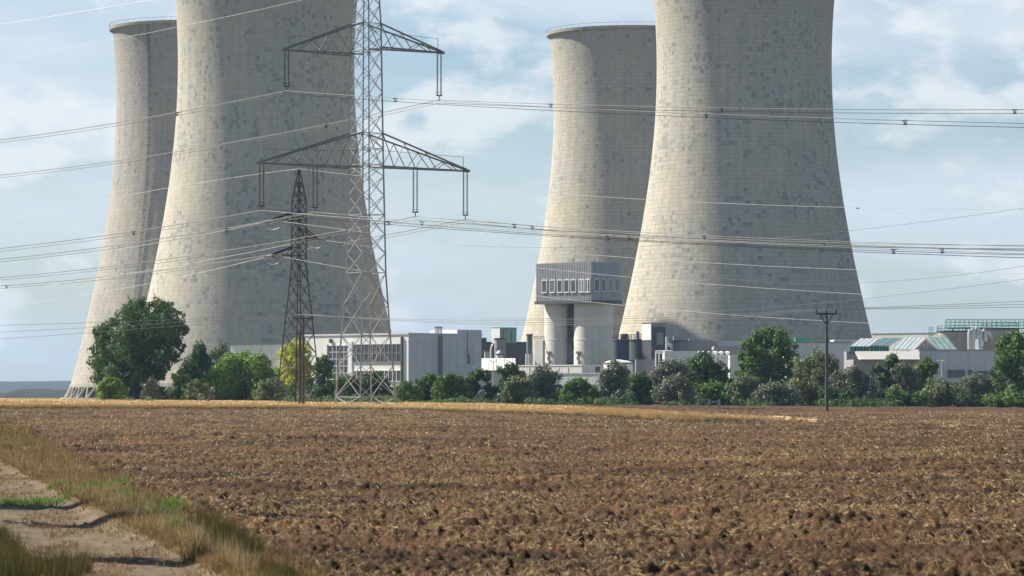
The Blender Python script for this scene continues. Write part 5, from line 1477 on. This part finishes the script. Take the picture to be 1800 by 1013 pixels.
L1 = [
 ('yellow green low bush at the foot of the big dark tree', 170, 222, 668, 699, 528, 'lf_light', 2600),
 ('small grey bush under the big dark tree', 248, 282, 672, 700, 526, 'lf_silver', 1500),
 ('green bush between the big dark tree and the upright dark tree', 298, 334, 656, 700, 530, 'lf_mid', 1900),
 ('low grey green bush before the upright dark tree', 325, 368, 672, 701, 524, 'lf_olive', 1600),
 ('wide light green bush in front of the low white wing', 364, 488, 622, 702, 536, 'lf_light', 12000),
 ('round olive bush at the foot of the light green bush', 448, 500, 672, 703, 524, 'lf_olive', 2400),
 ('dark shrub between the yellowing tree and the factory windows', 548, 592, 632, 704, 530, 'lf_dark', 3600),
 ('dark bush filling the left foot of the tall pylon', 588, 640, 664, 706, 520, 'lf_dark', 3600),
 ('dark rounded bush filling the right foot of the tall pylon', 632, 690, 658, 707, 524, 'lf_dark', 4200),
 ('mid green bush just right of the tall pylon', 690, 742, 676, 710, 518, 'lf_mid', 2400),
 ('dark green shrub in front of the shaded wall of the factory hall', 728, 776, 664, 711, 524, 'lf_dark', 3400),
 ('green rounded shrub under the ladder of the factory hall', 764, 822, 658, 711, 520, 'lf_mid', 4200),
 ('dense dark shrub at the corner of the factory hall', 812, 868, 652, 711, 528, 'lf_dark', 4400),
 ('dark bushy tree in front of the white storage hall', 868, 928, 642, 712, 530, 'lf_dark', 4200),
 ('green bush at the foot of the dark bushy tree', 880, 936, 668, 713, 516, 'lf_olive', 3200),
 ('rounded silver grey shrub below the first silo', 922, 992, 648, 714, 520, 'lf_silver', 5200),
 ('dark green bush between two silver shrubs', 984, 1050, 668, 714, 516, 'lf_mid', 4000),
 ('silver shrub with a pale crown below the navy tank', 1046, 1116, 640, 714, 522, 'lf_silver', 5200),
 ('dark green shrub right of the pale crowned shrub', 1098, 1152, 658, 715, 512, 'lf_dark', 3800),
 ('tall silver grey shrub below the mauve tank', 1142, 1212, 632, 715, 520, 'lf_silver', 5600),
 ('dark leafy tree in front of the low white roof', 1192, 1288, 622, 716, 530, 'lf_dark', 7600),
 ('small silver bush before the dark leafy tree', 1150, 1222, 664, 716, 502, 'lf_silver', 3600),
 ('low green bush behind the steel trestle', 1218, 1300, 676, 716, 506, 'lf_mid', 3600),
 ('olive shrub at the left foot of the tall green tree', 1278, 1342, 664, 717, 504, 'lf_olive', 3600),
 ('low grey bush at the right foot of the tall green tree', 1330, 1402, 676, 717, 500, 'lf_silver', 3400),
 ('broad silvery shrub behind the slender power pole', 1382, 1482, 622, 717, 516, 'lf_olive', 9000),
 ('silver shrub right of the slender power pole', 1462, 1540, 646, 717, 510, 'lf_silver', 5600),
 ('dark pointed shrub in front of the cream topped wing', 1532, 1592, 630, 718, 520, 'lf_dark', 5000),
 ('silver shrub in front of the wing and the long low building', 1562, 1622, 640, 718, 506, 'lf_silver', 4600),
 ('dark shrub with a ragged top beside the twin lamp', 1600, 1652, 634, 718, 516, 'lf_mid', 4600),
 ('low olive bush at the field edge below the small windows', 1616, 1700, 672, 719, 498, 'lf_olive', 4400),
 ('grey rounded bush before the tree at the edge', 1676, 1752, 664, 719, 502, 'lf_silver', 4800),
 ('low green bush in front of the dark pointed shrub', 1560, 1630, 694, 718, 494, 'lf_mid', 2200),
 ('dark low bush between the silver shrub and the power pole', 1440, 1500, 686, 717, 498, 'lf_dark', 2600),
 ('low green bush at the foot of the edge tree', 1730, 1806, 694, 719, 492, 'lf_mid', 2400),
]
for i, (lab, x0, x1, yt, yb, Y, m, n) in enumerate(L1):
    plant(lab, x0, x1, yt, yb, Y, M[m], int(n * 2.1), 0.20 if 'silver' in m or 'olive' in m else 0.23, 40 + i, nlump=10 if (x1 - x0) > 60 else 7, taper=0.15 if x1 - x0 > 60 else 0.3, group='shrubs along the field edge')
plant('yellowing tree behind the double power pole', 484, 556, 593, 704, 545, M['lf_yellow'], 8000, 0.24, 21, 'tree', 'tree', lumps_px=[(520, 612, 17), (505, 625, 18), (535, 622, 18), (520, 640, 22), (500, 652, 18), (540, 650, 18), (515, 668, 22), (538, 680, 18), (500, 684, 16)], r0=0.2)
plant('tall rounded green tree in front of the patched tower', 1294, 1412, 570, 716, 535, M['lf_mid'], 19000, 0.25, 22, 'tree', 'tree', lumps_px=[(1352, 588, 16), (1328, 592, 15), (1372, 594, 16), (1348, 606, 24), (1318, 612, 16), (1382, 612, 18), (1340, 630, 26), (1368, 632, 24), (1310, 634, 16), (1395, 634, 14), (1325, 655, 24), (1360, 658, 28), (1392, 656, 18), (1340, 682, 24), (1375, 684, 20), (1308, 660, 14)], r0=0.3)
plant('tall green tree at the edge, in front of the second brown tank', 1736, 1860, 580, 718, 520, M['lf_mid'], 17000, 0.25, 23, 'tree', 'tree', lumps_px=[(1790, 600, 18), (1770, 608, 18), (1812, 602, 18), (1756, 630, 18), (1785, 632, 26), (1820, 630, 26), (1762, 656, 22), (1798, 662, 28), (1836, 660, 24), (1755, 684, 20), (1785, 690, 24), (1822, 692, 22)], r0=0.3)
# hedge that closes the foot of the belt
def hedge(name, label, m, y0, y1, hmax, nc, nl, seed, keep):
    g = np.random.default_rng(seed)
    px = g.uniform(182, 1900, nc); Y = g.uniform(y0, y1, nc)
    k = vnoise(px / 70, px * 0, seed) * 0.7 + 0.3 * vnoise(px / 19, px * 0, seed + 1) > keep
    px, Y = px[k], Y[k]; nc = len(px)
    X = (px - 900) / F * Y
    H = hmax * (0.35 + 0.75 * vnoise(px / 45, px * 0, seed + 2)) * np.interp(px, [0, 190, 400, 1900], [0.4, 0.7, 1, 1])
    r_ = g.uniform(0.35, 0.8, nc)
    z = T(X, Y) + (H - r_) * g.random(nc) ** 0.7 + 0.1
    c = g.choice(nc, nl)
    d = g.normal(size=(nl, 3)); d /= np.linalg.norm(d, axis=1)[:, None]
    Pn = np.stack([X, Y, z], -1)[c] + d * (r_[c] * g.uniform(0.75, 1.25, nl))[:, None]
    nrm = d + g.normal(size=(nl, 3)) * 0.45; nrm /= np.linalg.norm(nrm, axis=1)[:, None]
    a = np.cross(nrm, g.normal(size=(nl, 3))); a /= np.linalg.norm(a, axis=1)[:, None]
    e = np.cross(nrm, a); s = 0.19 * g.uniform(0.5, 1.3, nl)[:, None]
    V = np.stack([Pn - a * s, Pn - e * s * 0.55, Pn + a * s, Pn + e * s * 0.55], 1).reshape(-1, 3)
    tag(npmesh(name, V, np.arange(len(V)).reshape(-1, 4), m), label, 'undergrowth', kind='stuff')
hedge('undergrowth', 'dark green undergrowth closing the foot of the shrub belt', M['lf_dark'], 536, 556, 3.6, 1500, 70000, 31, 0.0)
hedge('silver_undergrowth', 'silver grey undergrowth mixed into the shrub belt', M['lf_silver'], 520, 550, 3.3, 600, 18000, 37, 0.55)
hedge('low_undergrowth', 'low dark green scrub along the edge of the field', M['lf_dark'], 488, 500, 1.3, 600, 16000, 41, 0.42)
# young roadside trees beyond the left edge; their shade falls over the track
def shade_tree(X, Y, H, label, seed):
    g = Tz(X, Y); root = thing('roadside_tree', label, 'tree', (X, Y, g), 'young trees along the dirt track')
    rd = random.Random(seed); lumps = [(X + rd.uniform(-.3, .3), Y + rd.uniform(-.3, .3), g + H * f, 0.55 + 0.35 * math.sin(math.pi * f)) for f in (0.45, 0.55, 0.65, 0.75, 0.85, 0.95)]
    crown_mesh(lumps, 2600, 0.10, seed, root, M['lf_mid']); limbs(root, X, Y, g, lumps, 0.09, seed)
shade_tree(-8.6, 42.3, 5.2, 'young slim tree outside the frame, nearest along the dirt track', 91)
shade_tree(-10.2, 54.2, 8.0, 'young slim tree outside the frame, second along the dirt track', 92)
shade_tree(-11.4, 61.6, 4.2, 'young slim tree outside the frame, third along the dirt track', 93)

# ------------------------------------------------------------------ air
HAZE = 0.00006
if HAZE:
    b = MB(); b.box(-10000, 10000, -700, 12000, -4, 190)
    o = b.build('haze', None)
    hm = bpy.data.materials.new('haze_air'); hm.use_nodes = True
    t = hm.node_tree
    for n in list(t.nodes): t.nodes.remove(n)
    oo = t.nodes.new('ShaderNodeOutputMaterial'); pv = t.nodes.new('ShaderNodeVolumePrincipled')
    pv.inputs['Color'].default_value = (0.48, 0.70, 1.0, 1); pv.inputs['Density'].default_value = HAZE; pv.inputs['Anisotropy'].default_value = 0.1
    t.links.new(pv.outputs[0], oo.inputs['Volume'])
    o.data.materials.append(hm)
    o['kind'] = 'stuff'; o['label'] = 'thin blue haze in the air over the plain'; o['category'] = 'haze'
print('tris', sum(len(m_.polygons) * 2 for m_ in bpy.data.meshes), 'objects', len(bpy.data.objects))
